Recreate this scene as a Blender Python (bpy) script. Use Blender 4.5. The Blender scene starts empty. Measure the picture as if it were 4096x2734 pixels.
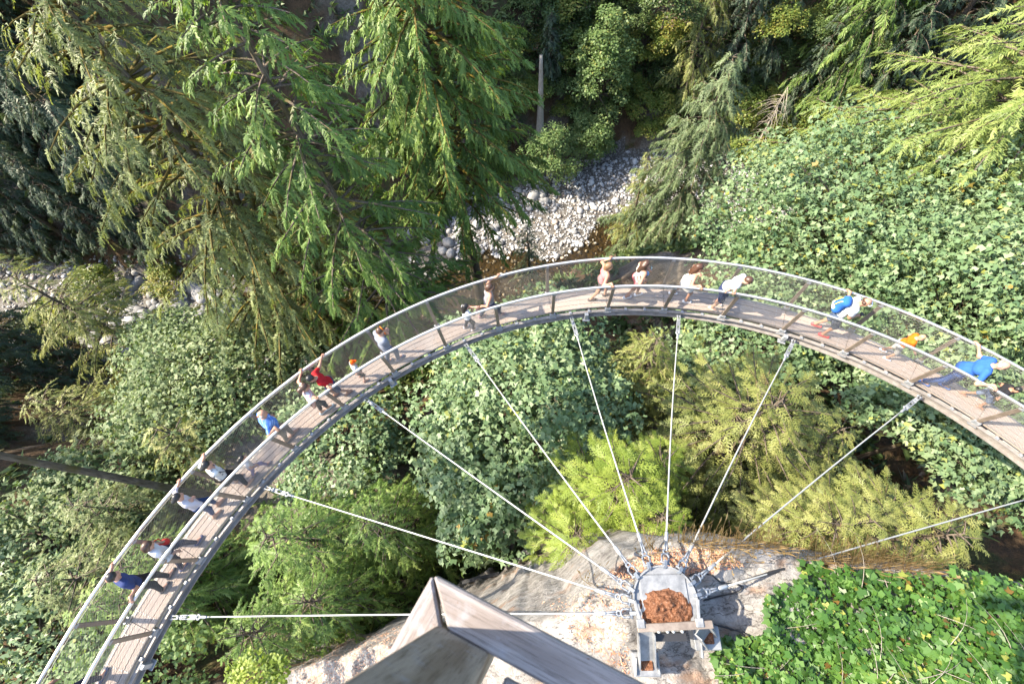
import bpy, bmesh, math, random
import numpy as np
from mathutils import Vector, Matrix

rng = np.random.default_rng(7)
random.seed(7)
SC = bpy.context.scene
COL = SC.collection

# ------------------------------------------------------------------ camera
CAM_Z = 11.1                     # lens height above the walkway boards (z = 0)
PITCH, ROLL = math.radians(64.06), math.radians(-7.94)
FPX = 1820.0                     # focal length in pixels of the 4096 px wide photograph (16 mm lens)
FW = np.array([0, math.cos(PITCH), -math.sin(PITCH)])
_R = np.array([1.0, 0, 0]); _U = np.cross(_R, FW)
RT = _R * math.cos(ROLL) + _U * math.sin(ROLL)
UP = -_R * math.sin(ROLL) + _U * math.cos(ROLL)
cam_d = bpy.data.cameras.new('camera'); cam = bpy.data.objects.new('camera', cam_d); COL.objects.link(cam)
cam_d.sensor_width = 36.0; cam_d.lens = FPX / 4096 * 36.0
cam_d.clip_start = 0.05; cam_d.clip_end = 2000
cam_d.dof.use_dof = True; cam_d.dof.focus_distance = 14.0; cam_d.dof.aperture_fstop = 3.2
M = Matrix(((RT[0], UP[0], -FW[0], 0), (RT[1], UP[1], -FW[1], 0), (RT[2], UP[2], -FW[2], CAM_Z), (0, 0, 0, 1)))
cam.matrix_world = M
SC.camera = cam

# ------------------------------------------------------------------ daylight
SUN_EL = math.radians(42)
SUN_AZ = np.array([-0.985, 0.17])          # horizontal direction towards the sun
SUN_AZ = SUN_AZ / np.linalg.norm(SUN_AZ)
world = bpy.data.worlds.new('World'); SC.world = world; world.use_nodes = True
wn = world.node_tree.nodes; wl = world.node_tree.links
bg = wn.get('Background') or wn.new('ShaderNodeBackground')
sky = wn.new('ShaderNodeTexSky'); sky.sky_type = 'NISHITA'; sky.sun_disc = False
sky.sun_elevation = SUN_EL; sky.sun_rotation = math.atan2(SUN_AZ[0], SUN_AZ[1])
sky.air_density = 1.2; sky.dust_density = 1.5
wl.new(sky.outputs[0], bg.inputs[0]); bg.inputs[1].default_value = 0.15
sun_d = bpy.data.lights.new('sun', 'SUN'); sun_d.energy = 4.3; sun_d.angle = math.radians(0.55); sun_d.color = (1.0, 0.89, 0.70)
sun = bpy.data.objects.new('sun', sun_d); COL.objects.link(sun)
sv = Vector((SUN_AZ[0] * math.cos(SUN_EL), SUN_AZ[1] * math.cos(SUN_EL), math.sin(SUN_EL)))
sun.rotation_euler = sv.to_track_quat('Z', 'Y').to_euler(); sun.location = (-30, 5, 60)

SC.render.engine = 'CYCLES'
SC.view_settings.view_transform = 'Standard'; SC.view_settings.look = 'None'
SC.view_settings.exposure = 2.0; SC.view_settings.gamma = 1.0; SC.view_settings.use_curve_mapping = False
SC.cycles.max_bounces = 7; SC.cycles.diffuse_bounces = 4; SC.cycles.glossy_bounces = 3
SC.cycles.transmission_bounces = 4; SC.cycles.transparent_max_bounces = 6
SC.cycles.use_denoising = True
SC.cycles.sample_clamp_indirect = 6.0

def at(px, py, z):
    """World point at height z seen at photograph pixel (px, py)."""
    d = FW + ((px - 2048) / FPX) * RT - ((py - 1367) / FPX) * UP
    t = (z - CAM_Z) / d[2]
    return np.array([0, 0, CAM_Z]) + d * t

# ------------------------------------------------------------------ helpers
def tag(o, label=None, cat=None, group=None, kind=None):
    if label: o['label'] = label
    if cat: o['category'] = cat
    if group: o['group'] = group
    if kind: o['kind'] = kind
    return o

def empty(name, loc=(0, 0, 0), rz=0.0):
    o = bpy.data.objects.new(name, None); COL.objects.link(o)
    o.location = loc; o.rotation_euler = (0, 0, rz); o.empty_display_size = 0.2
    return o

def mesh_np(name, V, F, smooth=False, tint=None, mats=None, midx=None):
    """Mesh from arrays: V (n,3); F (m,k) array or list of such arrays."""
    me = bpy.data.meshes.new(name)
    Fs = F if isinstance(F, list) else [F]
    Fs = [np.asarray(f, dtype=np.int32) for f in Fs if len(f)]
    V = np.asarray(V, dtype=np.float32)
    me.vertices.add(len(V)); me.vertices.foreach_set('co', V.ravel())
    tot = np.concatenate([np.full(len(f), f.shape[1], dtype=np.int32) for f in Fs])
    loops = np.concatenate([f.ravel() for f in Fs])
    start = np.concatenate([[0], np.cumsum(tot)[:-1]]).astype(np.int32)
    me.loops.add(len(loops)); me.loops.foreach_set('vertex_index', loops)
    me.polygons.add(len(tot)); me.polygons.foreach_set('loop_start', start)
    try: me.polygons.foreach_set('loop_total', tot)
    except Exception: pass
    if smooth: me.polygons.foreach_set('use_smooth', np.ones(len(tot), dtype=bool))
    if midx is not None: me.polygons.foreach_set('material_index', np.asarray(midx, dtype=np.int32))
    if tint is not None:
        a = me.attributes.new('tint', 'FLOAT', 'POINT'); a.data.foreach_set('value', np.asarray(tint, dtype=np.float32))
    me.update(calc_edges=True)
    for m in (mats or []): me.materials.append(m)
    return me

def link(name, me, mat=None, parent=None, loc=None):
    o = bpy.data.objects.new(name, me); COL.objects.link(o)
    if mat is not None and len(me.materials) == 0: me.materials.append(mat)
    if parent is not None: o.parent = parent
    if loc is not None: o.location = loc
    return o

class MB:
    """Collects boxes, tubes and prisms into one mesh."""
    def __init__(s): s.v = []; s.f = []; s.n = 0
    def add(s, V, F):
        V = np.asarray(V, float)
        s.v.append(V); s.f += [tuple(int(i) + s.n for i in f) for f in F]; s.n += len(V); return s
    def box(s, c, size, ax=None):
        c = np.asarray(c, float); h = np.asarray(size, float) / 2
        A = np.eye(3) if ax is None else np.asarray(ax, float)
        V = [c + A.T @ (h * np.array(k)) for k in ((-1,-1,-1),(1,-1,-1),(1,1,-1),(-1,1,-1),(-1,-1,1),(1,-1,1),(1,1,1),(-1,1,1))]
        return s.add(V, ((3,2,1,0),(4,5,6,7),(0,1,5,4),(1,2,6,5),(2,3,7,6),(3,0,4,7)))
    def tube(s, P, r, n=8, cap=True):
        P = np.asarray(P, float); m = len(P); r = np.broadcast_to(np.asarray(r, float), (m,))
        T = np.gradient(P, axis=0); T /= np.linalg.norm(T, axis=1)[:, None] + 1e-12
        ref = np.array([0, 0, 1.0]) if abs(T[0][2]) < 0.9 else np.array([1.0, 0, 0])
        V = []
        for i in range(m):
            u = np.cross(T[i], ref); u /= np.linalg.norm(u) + 1e-12; w = np.cross(T[i], u)
            for k in range(n):
                a = 2 * math.pi * k / n; V.append(P[i] + r[i] * (math.cos(a) * u + math.sin(a) * w))
        F = []
        for i in range(m - 1):
            for k in range(n):
                a, b = i * n + k, i * n + (k + 1) % n; F.append((a, a + n, b + n, b))
        if cap: F.append(tuple(range(n))); F.append(tuple(reversed(range((m - 1) * n, m * n))))
        return s.add(V, F)
    def bar(s, a, b, w, h, up=(0, 0, 1)):
        a = np.asarray(a, float); b = np.asarray(b, float); d = b - a; L = np.linalg.norm(d); x = d / L
        y = np.cross(up, x); y /= np.linalg.norm(y) + 1e-12; z = np.cross(x, y)
        return s.box((a + b) / 2, (L, w, h), np.array([x, y, z]))
    def torus(s, c, R, r, ax1, ax2, n=14, m=6, arc=(0, 2 * math.pi)):
        t = np.linspace(arc[0], arc[1], n + 1)
        P = np.asarray(c) + R * (np.cos(t)[:, None] * np.asarray(ax1) + np.sin(t)[:, None] * np.asarray(ax2))
        return s.tube(P, r, m)
    def prism(s, poly, z0, z1):
        n = len(poly); V = [(x, y, z0) for x, y in poly] + [(x, y, z1) for x, y in poly]
        F = [tuple(reversed(range(n))), tuple(range(n, 2 * n))] + [(i, (i + 1) % n, (i + 1) % n + n, i + n) for i in range(n)]
        return s.add(V, F)
    def build(s, name, mat, parent=None, smooth=False, loc=None, bevel=0.0):
        me = bpy.data.meshes.new(name)
        V = np.concatenate(s.v); me.from_pydata(V.tolist(), [], s.f); me.update()
        if bevel > 0:
            bm = bmesh.new(); bm.from_mesh(me)
            bmesh.ops.bevel(bm, geom=[e for e in bm.edges], offset=bevel, segments=1, affect='EDGES', profile=0.5)
            bm.to_mesh(me); bm.free()
        if smooth: me.polygons.foreach_set('use_smooth', np.ones(len(me.polygons), dtype=bool))
        return link(name, me, mat, parent, loc)

# lattice value noise
_perm = rng.permutation(4096)
def _h(i, j, k): return _perm[(_perm[(_perm[i & 4095] + j) & 4095] + k) & 4095] / 4095.0
def vnoise(x, y, z=0.0):
    x, y, z = np.broadcast_arrays(np.asarray(x, float), np.asarray(y, float), np.asarray(z, float))
    i, j, k = np.floor(x).astype(int), np.floor(y).astype(int), np.floor(z).astype(int)
    u, v, w = x - i, y - j, z - k; u, v, w = (t * t * (3 - 2 * t) for t in (u, v, w))
    r = 0
    for a in (0, 1):
        for b in (0, 1):
            for c in (0, 1):
                r = r + _h(i + a, j + b, k + c) * (u if a else 1 - u) * (v if b else 1 - v) * (w if c else 1 - w)
    return r * 2 - 1
def fbm(x, y, z=0.0, o=4):
    s, a = 0, 1.0
    for q in range(o): s = s + a * vnoise(np.asarray(x) * 2 ** q + 17 * q, np.asarray(y) * 2 ** q - 9 * q, np.asarray(z) * 2 ** q); a *= 0.5
    return s

# ------------------------------------------------------------------ materials
def new_mat(name):
    m = bpy.data.materials.new(name); m.use_nodes = True
    nt = m.node_tree; nt.nodes.clear()
    out = nt.nodes.new('ShaderNodeOutputMaterial'); return m, nt, out
def N(nt, t, **kw):
    n = nt.nodes.new(t)
    for k, v in kw.items():
        if hasattr(n, k): setattr(n, k, v)
        else: n.inputs[k.replace('_', ' ')].default_value = v
    return n
def ramp(nt, fac, stops):
    r = nt.nodes.new('ShaderNodeValToRGB'); e = r.color_ramp.elements
    while len(e) > 1: e.remove(e[-1])
    e[0].position, e[0].color = stops[0][0], (*stops[0][1], 1)
    for p, c in stops[1:]:
        q = e.new(p); q.color = (*c, 1)
    nt.links.new(fac, r.inputs[0]); return r.outputs[0]
def principled(nt, out, col=None, rough=0.6, metal=0.0, spec=0.4):
    b = nt.nodes.new('ShaderNodeBsdfPrincipled')
    if col is not None:
        if hasattr(col, 'links') or hasattr(col, 'is_output'): nt.links.new(col, b.inputs['Base Color'])
        else: b.inputs['Base Color'].default_value = (*col, 1)
    b.inputs['Roughness'].default_value = rough; b.inputs['Metallic'].default_value = metal
    b.inputs['Specular IOR Level'].default_value = spec
    nt.links.new(b.outputs[0], out.inputs[0]); return b
def texco(nt, kind='Object', scale=(1, 1, 1), rot=(0, 0, 0)):
    t = nt.nodes.new('ShaderNodeTexCoord'); m = nt.nodes.new('ShaderNodeMapping')
    m.inputs['Scale'].default_value = scale; m.inputs['Rotation'].default_value = rot
    nt.links.new(t.outputs[kind], m.inputs[0]); return m.outputs[0]
def noise(nt, vec, scale, detail=4, rough=0.55):
    n = nt.nodes.new('ShaderNodeTexNoise'); n.inputs['Scale'].default_value = scale
    n.inputs['Detail'].default_value = detail; n.inputs['Roughness'].default_value = rough
    nt.links.new(vec, n.inputs['Vector']); return n.outputs[0]
def bump(nt, b, h, strength=0.4, dist=0.02):
    n = nt.nodes.new('ShaderNodeBump'); n.inputs['Strength'].default_value = strength; n.inputs['Distance'].default_value = dist
    nt.links.new(h, n.inputs['Height']); nt.links.new(n.outputs[0], b.inputs['Normal'])
def mixc(nt, fac, a, b, mode='MIX'):
    m = nt.nodes.new('ShaderNodeMix'); m.data_type = 'RGBA'; m.blend_type = mode
    for s, v in ((m.inputs[0], fac), (m.inputs[6], a), (m.inputs[7], b)):
        if hasattr(v, 'is_output'): nt.links.new(v, s)
        elif isinstance(v, (int, float)): s.default_value = v
        else: s.default_value = (*v, 1)
    return m.outputs[2]

def plain(name, col, rough=0.6, metal=0.0, var=0.12, scale=30.0, spec=0.4):
    m, nt, out = new_mat(name); v = texco(nt, 'Object')
    f = noise(nt, v, scale, 3)
    c = ramp(nt, f, [(0.3, tuple(x * (1 - var) for x in col)), (0.7, tuple(min(1, x * (1 + var)) for x in col))])
    principled(nt, out, c, rough, metal, spec); return m

def leaf_mat(name, stops, trans=0.35, rough=0.5, spec=0.35, objvar=0.12):
    m, nt, out = new_mat(name)
    a = nt.nodes.new('ShaderNodeAttribute'); a.attribute_name = 'tint'
    oi = nt.nodes.new('ShaderNodeObjectInfo')
    mm = nt.nodes.new('ShaderNodeMath'); mm.operation = 'MULTIPLY_ADD'; mm.inputs[1].default_value = objvar; 
    nt.links.new(oi.outputs['Random'], mm.inputs[0]); nt.links.new(a.outputs['Fac'], mm.inputs[2])
    c = ramp(nt, mm.outputs[0], stops)
    b = principled(nt, out, c, rough, 0.0, spec)
    if trans > 0:
        t = nt.nodes.new('ShaderNodeBsdfTranslucent')
        g = mixc(nt, 1.0, c, (1.25, 1.25, 0.55), 'MULTIPLY'); nt.links.new(g, t.inputs[0])
        mx = nt.nodes.new('ShaderNodeMixShader'); mx.inputs[0].default_value = trans
        nt.links.new(b.outputs[0], mx.inputs[1]); nt.links.new(t.outputs[0], mx.inputs[2]); nt.links.new(mx.outputs[0], out.inputs[0])
    return m

MAT = {}
# conifers and maples: stops over a per-spray random tint, dead twigs at the low end
MAT['hemlock'] = leaf_mat('hemlock_needles', [(0.0, (0.15, 0.095, 0.065)), (0.10, (0.09, 0.10, 0.035)), (0.45, (0.145, 0.175, 0.06)), (0.8, (0.23, 0.265, 0.105)), (1.0, (0.31, 0.335, 0.15))], 0.38)
MAT['cedar'] = leaf_mat('cedar_fronds', [(0.0, (0.16, 0.11, 0.02)), (0.05, (0.055, 0.105, 0.02)), (0.5, (0.11, 0.185, 0.04)), (0.85, (0.20, 0.285, 0.07)), (1.0, (0.28, 0.35, 0.10))], 0.38)
MAT['lime'] = leaf_mat('lime_fronds', [(0.0, (0.15, 0.11, 0.03)), (0.06, (0.10, 0.155, 0.02)), (0.5, (0.175, 0.24, 0.035)), (1.0, (0.28, 0.33, 0.07))], 0.4)
MAT['golden'] = leaf_mat('golden_fronds', [(0.0, (0.14, 0.09, 0.04)), (0.08, (0.11, 0.14, 0.035)), (0.5, (0.19, 0.215, 0.06)), (1.0, (0.29, 0.29, 0.10))], 0.35)
MAT['spring'] = leaf_mat('spring_green_needles', [(0.0, (0.16, 0.11, 0.06)), (0.08, (0.10, 0.14, 0.035)), (0.5, (0.155, 0.21, 0.05)), (1.0, (0.25, 0.29, 0.09))], 0.35)
MAT['bluegreen'] = leaf_mat('bluegreen_needles', [(0.0, (0.07, 0.055, 0.03)), (0.12, (0.065, 0.10, 0.05)), (0.6, (0.13, 0.18, 0.085)), (1.0, (0.23, 0.27, 0.13))], 0.35)
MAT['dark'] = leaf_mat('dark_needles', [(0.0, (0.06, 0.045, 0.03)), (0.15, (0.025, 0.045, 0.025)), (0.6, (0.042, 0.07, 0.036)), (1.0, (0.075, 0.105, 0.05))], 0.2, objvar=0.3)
MAT['maple'] = leaf_mat('maple_leaves', [(0.0, (0.24, 0.16, 0.03)), (0.012, (0.065, 0.125, 0.05)), (0.5, (0.135, 0.205, 0.095)), (0.93, (0.23, 0.295, 0.16)), (1.0, (0.24, 0.26, 0.06))], 0.3, 0.5, 0.4, 0.03)
MAT['maple_pale'] = leaf_mat('pale_maple_leaves', [(0.0, (0.2, 0.15, 0.03)), (0.02, (0.07, 0.12, 0.04)), (0.5, (0.125, 0.175, 0.075)), (1.0, (0.20, 0.235, 0.115))], 0.3, 0.55, 0.3, 0.03)
MAT['alder'] = leaf_mat('alder_leaves', [(0.0, (0.08, 0.14, 0.04)), (0.5, (0.13, 0.20, 0.07)), (0.9, (0.19, 0.25, 0.10)), (1.0, (0.26, 0.27, 0.08))], 0.4, objvar=0.05)
MAT['shrub'] = leaf_mat('shrub_leaves', [(0.0, (0.22, 0.08, 0.04)), (0.05, (0.07, 0.11, 0.025)), (0.4, (0.11, 0.165, 0.035)), (0.8, (0.18, 0.22, 0.05)), (1.0, (0.28, 0.25, 0.06))], 0.4, objvar=0.3)
MAT['under'] = leaf_mat('undergrowth_leaves', [(0.0, (0.15, 0.065, 0.04)), (0.12, (0.10, 0.075, 0.045)), (0.3, (0.045, 0.075, 0.025)), (0.7, (0.08, 0.125, 0.04)), (1.0, (0.15, 0.185, 0.055))], 0.3)
MAT['fern'] = leaf_mat('fern_fronds', [(0.0, (0.03, 0.06, 0.015)), (0.6, (0.05, 0.10, 0.02)), (1.0, (0.12, 0.15, 0.03))], 0.3, objvar=0.3)
MAT['ivy'] = leaf_mat('ivy_leaves', [(0.0, (0.2, 0.1, 0.03)), (0.02, (0.025, 0.065, 0.014)), (0.5, (0.05, 0.12, 0.02)), (0.9, (0.10, 0.18, 0.035)), (1.0, (0.22, 0.24, 0.05))], 0.3, 0.45, 0.4)
MAT['drygrass'] = leaf_mat('dry_grass', [(0.0, (0.22, 0.13, 0.05)), (1.0, (0.45, 0.32, 0.16))], 0.3)

def bark(name, c0, c1, c2):
    m, nt, out = new_mat(name); v = texco(nt, 'Object', (6, 6, 0.8))
    f = noise(nt, v, 3.0, 5, 0.65); g = noise(nt, texco(nt, 'Object'), 0.8, 3)
    c = ramp(nt, f, [(0.3, c0), (0.65, c1)]); c = mixc(nt, ramp(nt, g, [(0.5, (0, 0, 0)), (0.68, (1, 1, 1))]), c, c2)
    b = principled(nt, out, c, 0.9, 0, 0.1); bump(nt, b, f, 0.8, 0.06); return m
MAT['bark'] = bark('conifer_bark', (0.05, 0.038, 0.03), (0.17, 0.14, 0.115), (0.10, 0.085, 0.03))
MAT['mossbark'] = bark('mossy_limb_bark', (0.045, 0.038, 0.02), (0.12, 0.095, 0.03), (0.2, 0.14, 0.025))
MAT['palebark'] = bark('pale_bark', (0.2, 0.17, 0.14), (0.4, 0.36, 0.31), (0.3, 0.26, 0.2))

def soil():
    m, nt, out = new_mat('forest_floor'); v = texco(nt, 'Object')
    f = noise(nt, v, 0.35, 6, 0.65); g = noise(nt, v, 4.0, 4, 0.7); r = noise(nt, v, 0.12, 4, 0.6)
    c = ramp(nt, f, [(0.3, (0.035, 0.028, 0.018)), (0.5, (0.09, 0.055, 0.032)), (0.62, (0.05, 0.06, 0.022)), (0.75, (0.13, 0.085, 0.05))])
    c = mixc(nt, ramp(nt, r, [(0.52, (0, 0, 0)), (0.62, (1, 1, 1))]), c, (0.16, 0.14, 0.12))
    c = mixc(nt, ramp(nt, g, [(0.4, (0, 0, 0)), (0.7, (0.6, 0.6, 0.6))]), c, (0.03, 0.025, 0.018))
    b = principled(nt, out, c, 0.95, 0, 0.1); bump(nt, b, g, 0.9, 0.15); return m
MAT['soil'] = soil()

def bed():
    m, nt, out = new_mat('riverbed_gravel'); v = texco(nt, 'Object')
    vo = nt.nodes.new('ShaderNodeTexVoronoi'); vo.inputs['Scale'].default_value = 4.5; nt.links.new(v, vo.inputs['Vector'])
    f = noise(nt, v, 0.5, 4)
    sp = nt.nodes.new('ShaderNodeSeparateXYZ'); nt.links.new(v, sp.inputs[0])
    wet = nt.nodes.new('ShaderNodeMapRange'); wet.inputs['From Min'].default_value = -38.12; wet.inputs['From Max'].default_value = -37.95
    nt.links.new(sp.outputs[2], wet.inputs['Value'])
    dry = ramp(nt, vo.outputs['Color'], [(0.0, (0.08, 0.075, 0.07)), (0.5, (0.15, 0.145, 0.14)), (1.0, (0.23, 0.225, 0.22))])
    wc = ramp(nt, vo.outputs['Color'], [(0.0, (0.035, 0.028, 0.016)), (0.6, (0.09, 0.07, 0.035)), (1.0, (0.17, 0.115, 0.05))])
    c = mixc(nt, wet.outputs[0], wc, dry)
    c = mixc(nt, ramp(nt, vo.outputs['Distance'], [(0.25, (0, 0, 0)), (0.6, (0.85, 0.85, 0.85))]), c, (0.06, 0.05, 0.04))
    b = principled(nt, out, c, 0.8, 0, 0.2); bump(nt, b, vo.outputs['Distance'], -1.0, 0.12); return m
MAT['bed'] = bed()

def stone_mat(name, stops, mossy=False):
    m, nt, out = new_mat(name); a = nt.nodes.new('ShaderNodeAttribute'); a.attribute_name = 'tint'
    oi = nt.nodes.new('ShaderNodeObjectInfo'); ad = nt.nodes.new('ShaderNodeMath'); ad.operation = 'ADD'
    nt.links.new(a.outputs['Fac'], ad.inputs[0]); nt.links.new(oi.outputs['Random'], ad.inputs[1])
    fr = nt.nodes.new('ShaderNodeMath'); fr.operation = 'FRACT'; nt.links.new(ad.outputs[0], fr.inputs[0])
    c = ramp(nt, fr.outputs[0], stops); f = noise(nt, texco(nt, 'Object'), 5.0, 4)
    c = mixc(nt, ramp(nt, f, [(0.45, (0, 0, 0)), (0.75, (0.5, 0.5, 0.5))]), c, (0.3, 0.27, 0.24))
    b = principled(nt, out, c, 0.75, 0, 0.25); bump(nt, b, f, 0.3, 0.03); return m
MAT['stone'] = stone_mat('river_stone', [(0.0, (0.14, 0.14, 0.145)), (0.25, (0.3, 0.3, 0.31)), (0.6, (0.4, 0.4, 0.41)), (0.88, (0.48, 0.475, 0.47)), (1.0, (0.36, 0.27, 0.21))])
MAT['boulder'] = stone_mat('grey_boulder', [(0.0, (0.15, 0.15, 0.155)), (0.6, (0.24, 0.24, 0.245)), (1.0, (0.31, 0.305, 0.3))])

def water():
    m, nt, out = new_mat('river_water')
    t = nt.nodes.new('ShaderNodeBsdfTransparent'); t.inputs[0].default_value = (0.82, 0.74, 0.58, 1)
    g = nt.nodes.new('ShaderNodeBsdfGlossy'); g.inputs['Roughness'].default_value = 0.12
    f = nt.nodes.new('ShaderNodeFresnel'); f.inputs[0].default_value = 1.33
    bp = nt.nodes.new('ShaderNodeBump'); bp.inputs['Strength'].default_value = 0.25; bp.inputs['Distance'].default_value = 0.1
    nt.links.new(noise(nt, texco(nt, 'Object'), 2.2, 3), bp.inputs['Height'])
    nt.links.new(bp.outputs[0], g.inputs['Normal']); nt.links.new(bp.outputs[0], f.inputs['Normal'])
    mx = nt.nodes.new('ShaderNodeMixShader'); nt.links.new(f.outputs[0], mx.inputs[0])
    nt.links.new(t.outputs[0], mx.inputs[1]); nt.links.new(g.outputs[0], mx.inputs[2]); nt.links.new(mx.outputs[0], out.inputs[0]); return m
MAT['water'] = water()

def cliffrock():
    m, nt, out = new_mat('cliff_rock'); v = texco(nt, 'Object')
    f = noise(nt, v, 1.3, 9, 0.74); g = noise(nt, v, 3.4, 8, 0.76); k = noise(nt, v, 13.0, 6, 0.75); q = noise(nt, texco(nt, 'Object', (1, 2.5, 1), (0, 0, 0.5)), 0.9, 5, 0.6)
    c = ramp(nt, f, [(0.3, (0.11, 0.10, 0.098)), (0.42, (0.21, 0.195, 0.185)), (0.55, (0.3, 0.285, 0.275)), (0.7, (0.4, 0.39, 0.38))])
    c = mixc(nt, ramp(nt, g, [(0.55, (0, 0, 0)), (0.66, (0.85, 0.85, 0.85))]), c, (0.09, 0.08, 0.075))
    c = mixc(nt, ramp(nt, q, [(0.56, (0, 0, 0)), (0.66, (0.8, 0.8, 0.8))]), c, (0.27, 0.17, 0.115))
    c = mixc(nt, ramp(nt, k, [(0.56, (0, 0, 0)), (0.75, (0.7, 0.7, 0.7))]), c, (0.42, 0.405, 0.39))
    cr = noise(nt, texco(nt, 'Object', (1.0, 2.4, 1.0), (0, 0, 0.5)), 1.5, 4, 0.6)
    c = mixc(nt, ramp(nt, cr, [(0.485, (0, 0, 0)), (0.5, (0.8, 0.8, 0.8)), (0.515, (0, 0, 0))]), c, (0.05, 0.043, 0.038))
    b = principled(nt, out, c, 0.92, 0, 0.15); bump(nt, b, g, 1.0, 0.12); return m
MAT['rock'] = cliffrock()

def litter():
    m, nt, out = new_mat('needle_litter'); v = texco(nt, 'Object')
    k = noise(nt, v, 28, 5, 0.75); w = noise(nt, v, 7, 3)
    c = ramp(nt, k, [(0.34, (0.05, 0.022, 0.012)), (0.5, (0.2, 0.085, 0.045)), (0.62, (0.33, 0.17, 0.10)), (0.70, (0.42, 0.33, 0.25))])
    c = mixc(nt, ramp(nt, w, [(0.45, (0, 0, 0)), (0.8, (0.5, 0.5, 0.5))]), c, (0.09, 0.045, 0.03))
    b = principled(nt, out, c, 0.95, 0, 0.1); bump(nt, b, k, 1.0, 0.06); return m
MAT['litter'] = litter()

def metal(name, c0, c1, rough=0.5, met=0.4, scale=6.0):
    m, nt, out = new_mat(name); f = noise(nt, texco(nt, 'Object'), scale, 5, 0.7)
    c = ramp(nt, f, [(0.35, c0), (0.65, c1)]); b = principled(nt, out, c, rough, met, 0.5)
    r = nt.nodes.new('ShaderNodeMapRange'); r.inputs['To Min'].default_value = rough - 0.1; r.inputs['To Max'].default_value = rough + 0.15
    nt.links.new(f, r.inputs['Value']); nt.links.new(r.outputs[0], b.inputs['Roughness']); return m
MAT['galv'] = metal('galvanised_steel', (0.24, 0.255, 0.28), (0.36, 0.375, 0.4))
MAT['rail'] = metal('stainless_rail', (0.55, 0.53, 0.52), (0.66, 0.64, 0.63), 0.38, 0.75, 14)
MAT['post'] = metal('brown_steel_post', (0.16, 0.125, 0.10), (0.25, 0.205, 0.17), 0.5, 0.35)
MAT['beam'] = metal('steel_edge_beam', (0.2, 0.18, 0.165), (0.31, 0.285, 0.27), 0.55, 0.3)
MAT['wire'] = metal('wire_rope', (0.34, 0.34, 0.33), (0.46, 0.46, 0.44), 0.5, 0.3, 60)
MAT['net'] = metal('mesh_wire', (0.16, 0.155, 0.145), (0.24, 0.235, 0.22), 0.5, 0.3, 40)
MAT['plate'] = metal('weathered_anchor_plate', (0.13, 0.135, 0.145), (0.25, 0.255, 0.265), 0.6, 0.3, 5)
MAT['shackle'] = metal('blue_grey_shackle', (0.10, 0.115, 0.145), (0.18, 0.2, 0.235), 0.5, 0.3, 20)
MAT['black'] = plain('black_plastic', (0.02, 0.02, 0.022), 0.5)

def planks():
    m, nt, out = new_mat('weathered_deck_board')
    uv = nt.nodes.new('ShaderNodeUVMap'); mp = nt.nodes.new('ShaderNodeMapping'); mp.inputs['Scale'].default_value = (1.2, 40, 1)
    nt.links.new(uv.outputs[0], mp.inputs[0]); f = noise(nt, mp.outputs[0], 2.0, 5, 0.65)
    oi = nt.nodes.new('ShaderNodeObjectInfo'); w = noise(nt, texco(nt, 'Object'), 2.2, 4)
    c = ramp(nt, f, [(0.3, (0.235, 0.19, 0.165)), (0.7, (0.345, 0.29, 0.262))])
    c = mixc(nt, oi.outputs['Random'], c, mixc(nt, 0.35, c, (0.36, 0.26, 0.2)))
    c = mixc(nt, ramp(nt, w, [(0.5, (0, 0, 0)), (0.75, (0.45, 0.45, 0.45))]), c, (0.3, 0.285, 0.28))
    b = principled(nt, out, c, 0.8, 0, 0.25); bump(nt, b, f, 0.25, 0.01); return m
MAT['plank'] = planks()

def railwood(name, c0, c1, dark):
    m, nt, out = new_mat(name); v = texco(nt, 'Object')
    def mp(sc):
        n = nt.nodes.new('ShaderNodeMapping'); n.inputs['Scale'].default_value = sc; nt.links.new(v, n.inputs[0]); return n.outputs[0]
    fine = noise(nt, mp((4, 120, 120)), 2.0, 5, 0.7); big = noise(nt, mp((1.2, 9, 9)), 1.6, 4, 0.6)
    wv = nt.nodes.new('ShaderNodeTexWave'); wv.wave_type = 'RINGS'; wv.rings_direction = 'X'; wv.inputs['Scale'].default_value = 7.0; wv.inputs['Distortion'].default_value = 5.0; wv.inputs['Detail'].default_value = 3; wv.inputs['Detail Scale'].default_value = 1.2
    nt.links.new(mp((0.35, 1.0, 1.0)), wv.inputs['Vector'])
    c = ramp(nt, big, [(0.3, c0), (0.7, c1)])
    c = mixc(nt, ramp(nt, wv.outputs[0], [(0.45, (0, 0, 0)), (0.9, (0.6, 0.6, 0.6))]), c, dark)
    c = mixc(nt, ramp(nt, fine, [(0.34, (0.8, 0.8, 0.8)), (0.5, (0, 0, 0))]), c, tuple(x * .55 for x in dark))
    c = mixc(nt, ramp(nt, noise(nt, v, 14.0, 5, 0.7), [(0.56, (0, 0, 0)), (0.72, (0.55, 0.55, 0.55))]), c, (0.26, 0.26, 0.285))
    c = mixc(nt, ramp(nt, noise(nt, v, 38.0, 3, 0.6), [(0.70, (0, 0, 0)), (0.76, (0.8, 0.8, 0.8))]), c, (0.12, 0.06, 0.035))
    b = principled(nt, out, c, 0.8, 0, 0.25); bump(nt, b, fine, 0.6, 0.004); return m
MAT['wood_grey'] = railwood('weathered_grey_wood', (0.19, 0.165, 0.155), (0.27, 0.24, 0.23), (0.155, 0.125, 0.112))
MAT['wood_brown'] = railwood('weathered_brown_wood', (0.19, 0.155, 0.12), (0.29, 0.245, 0.2), (0.12, 0.086, 0.056))

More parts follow.
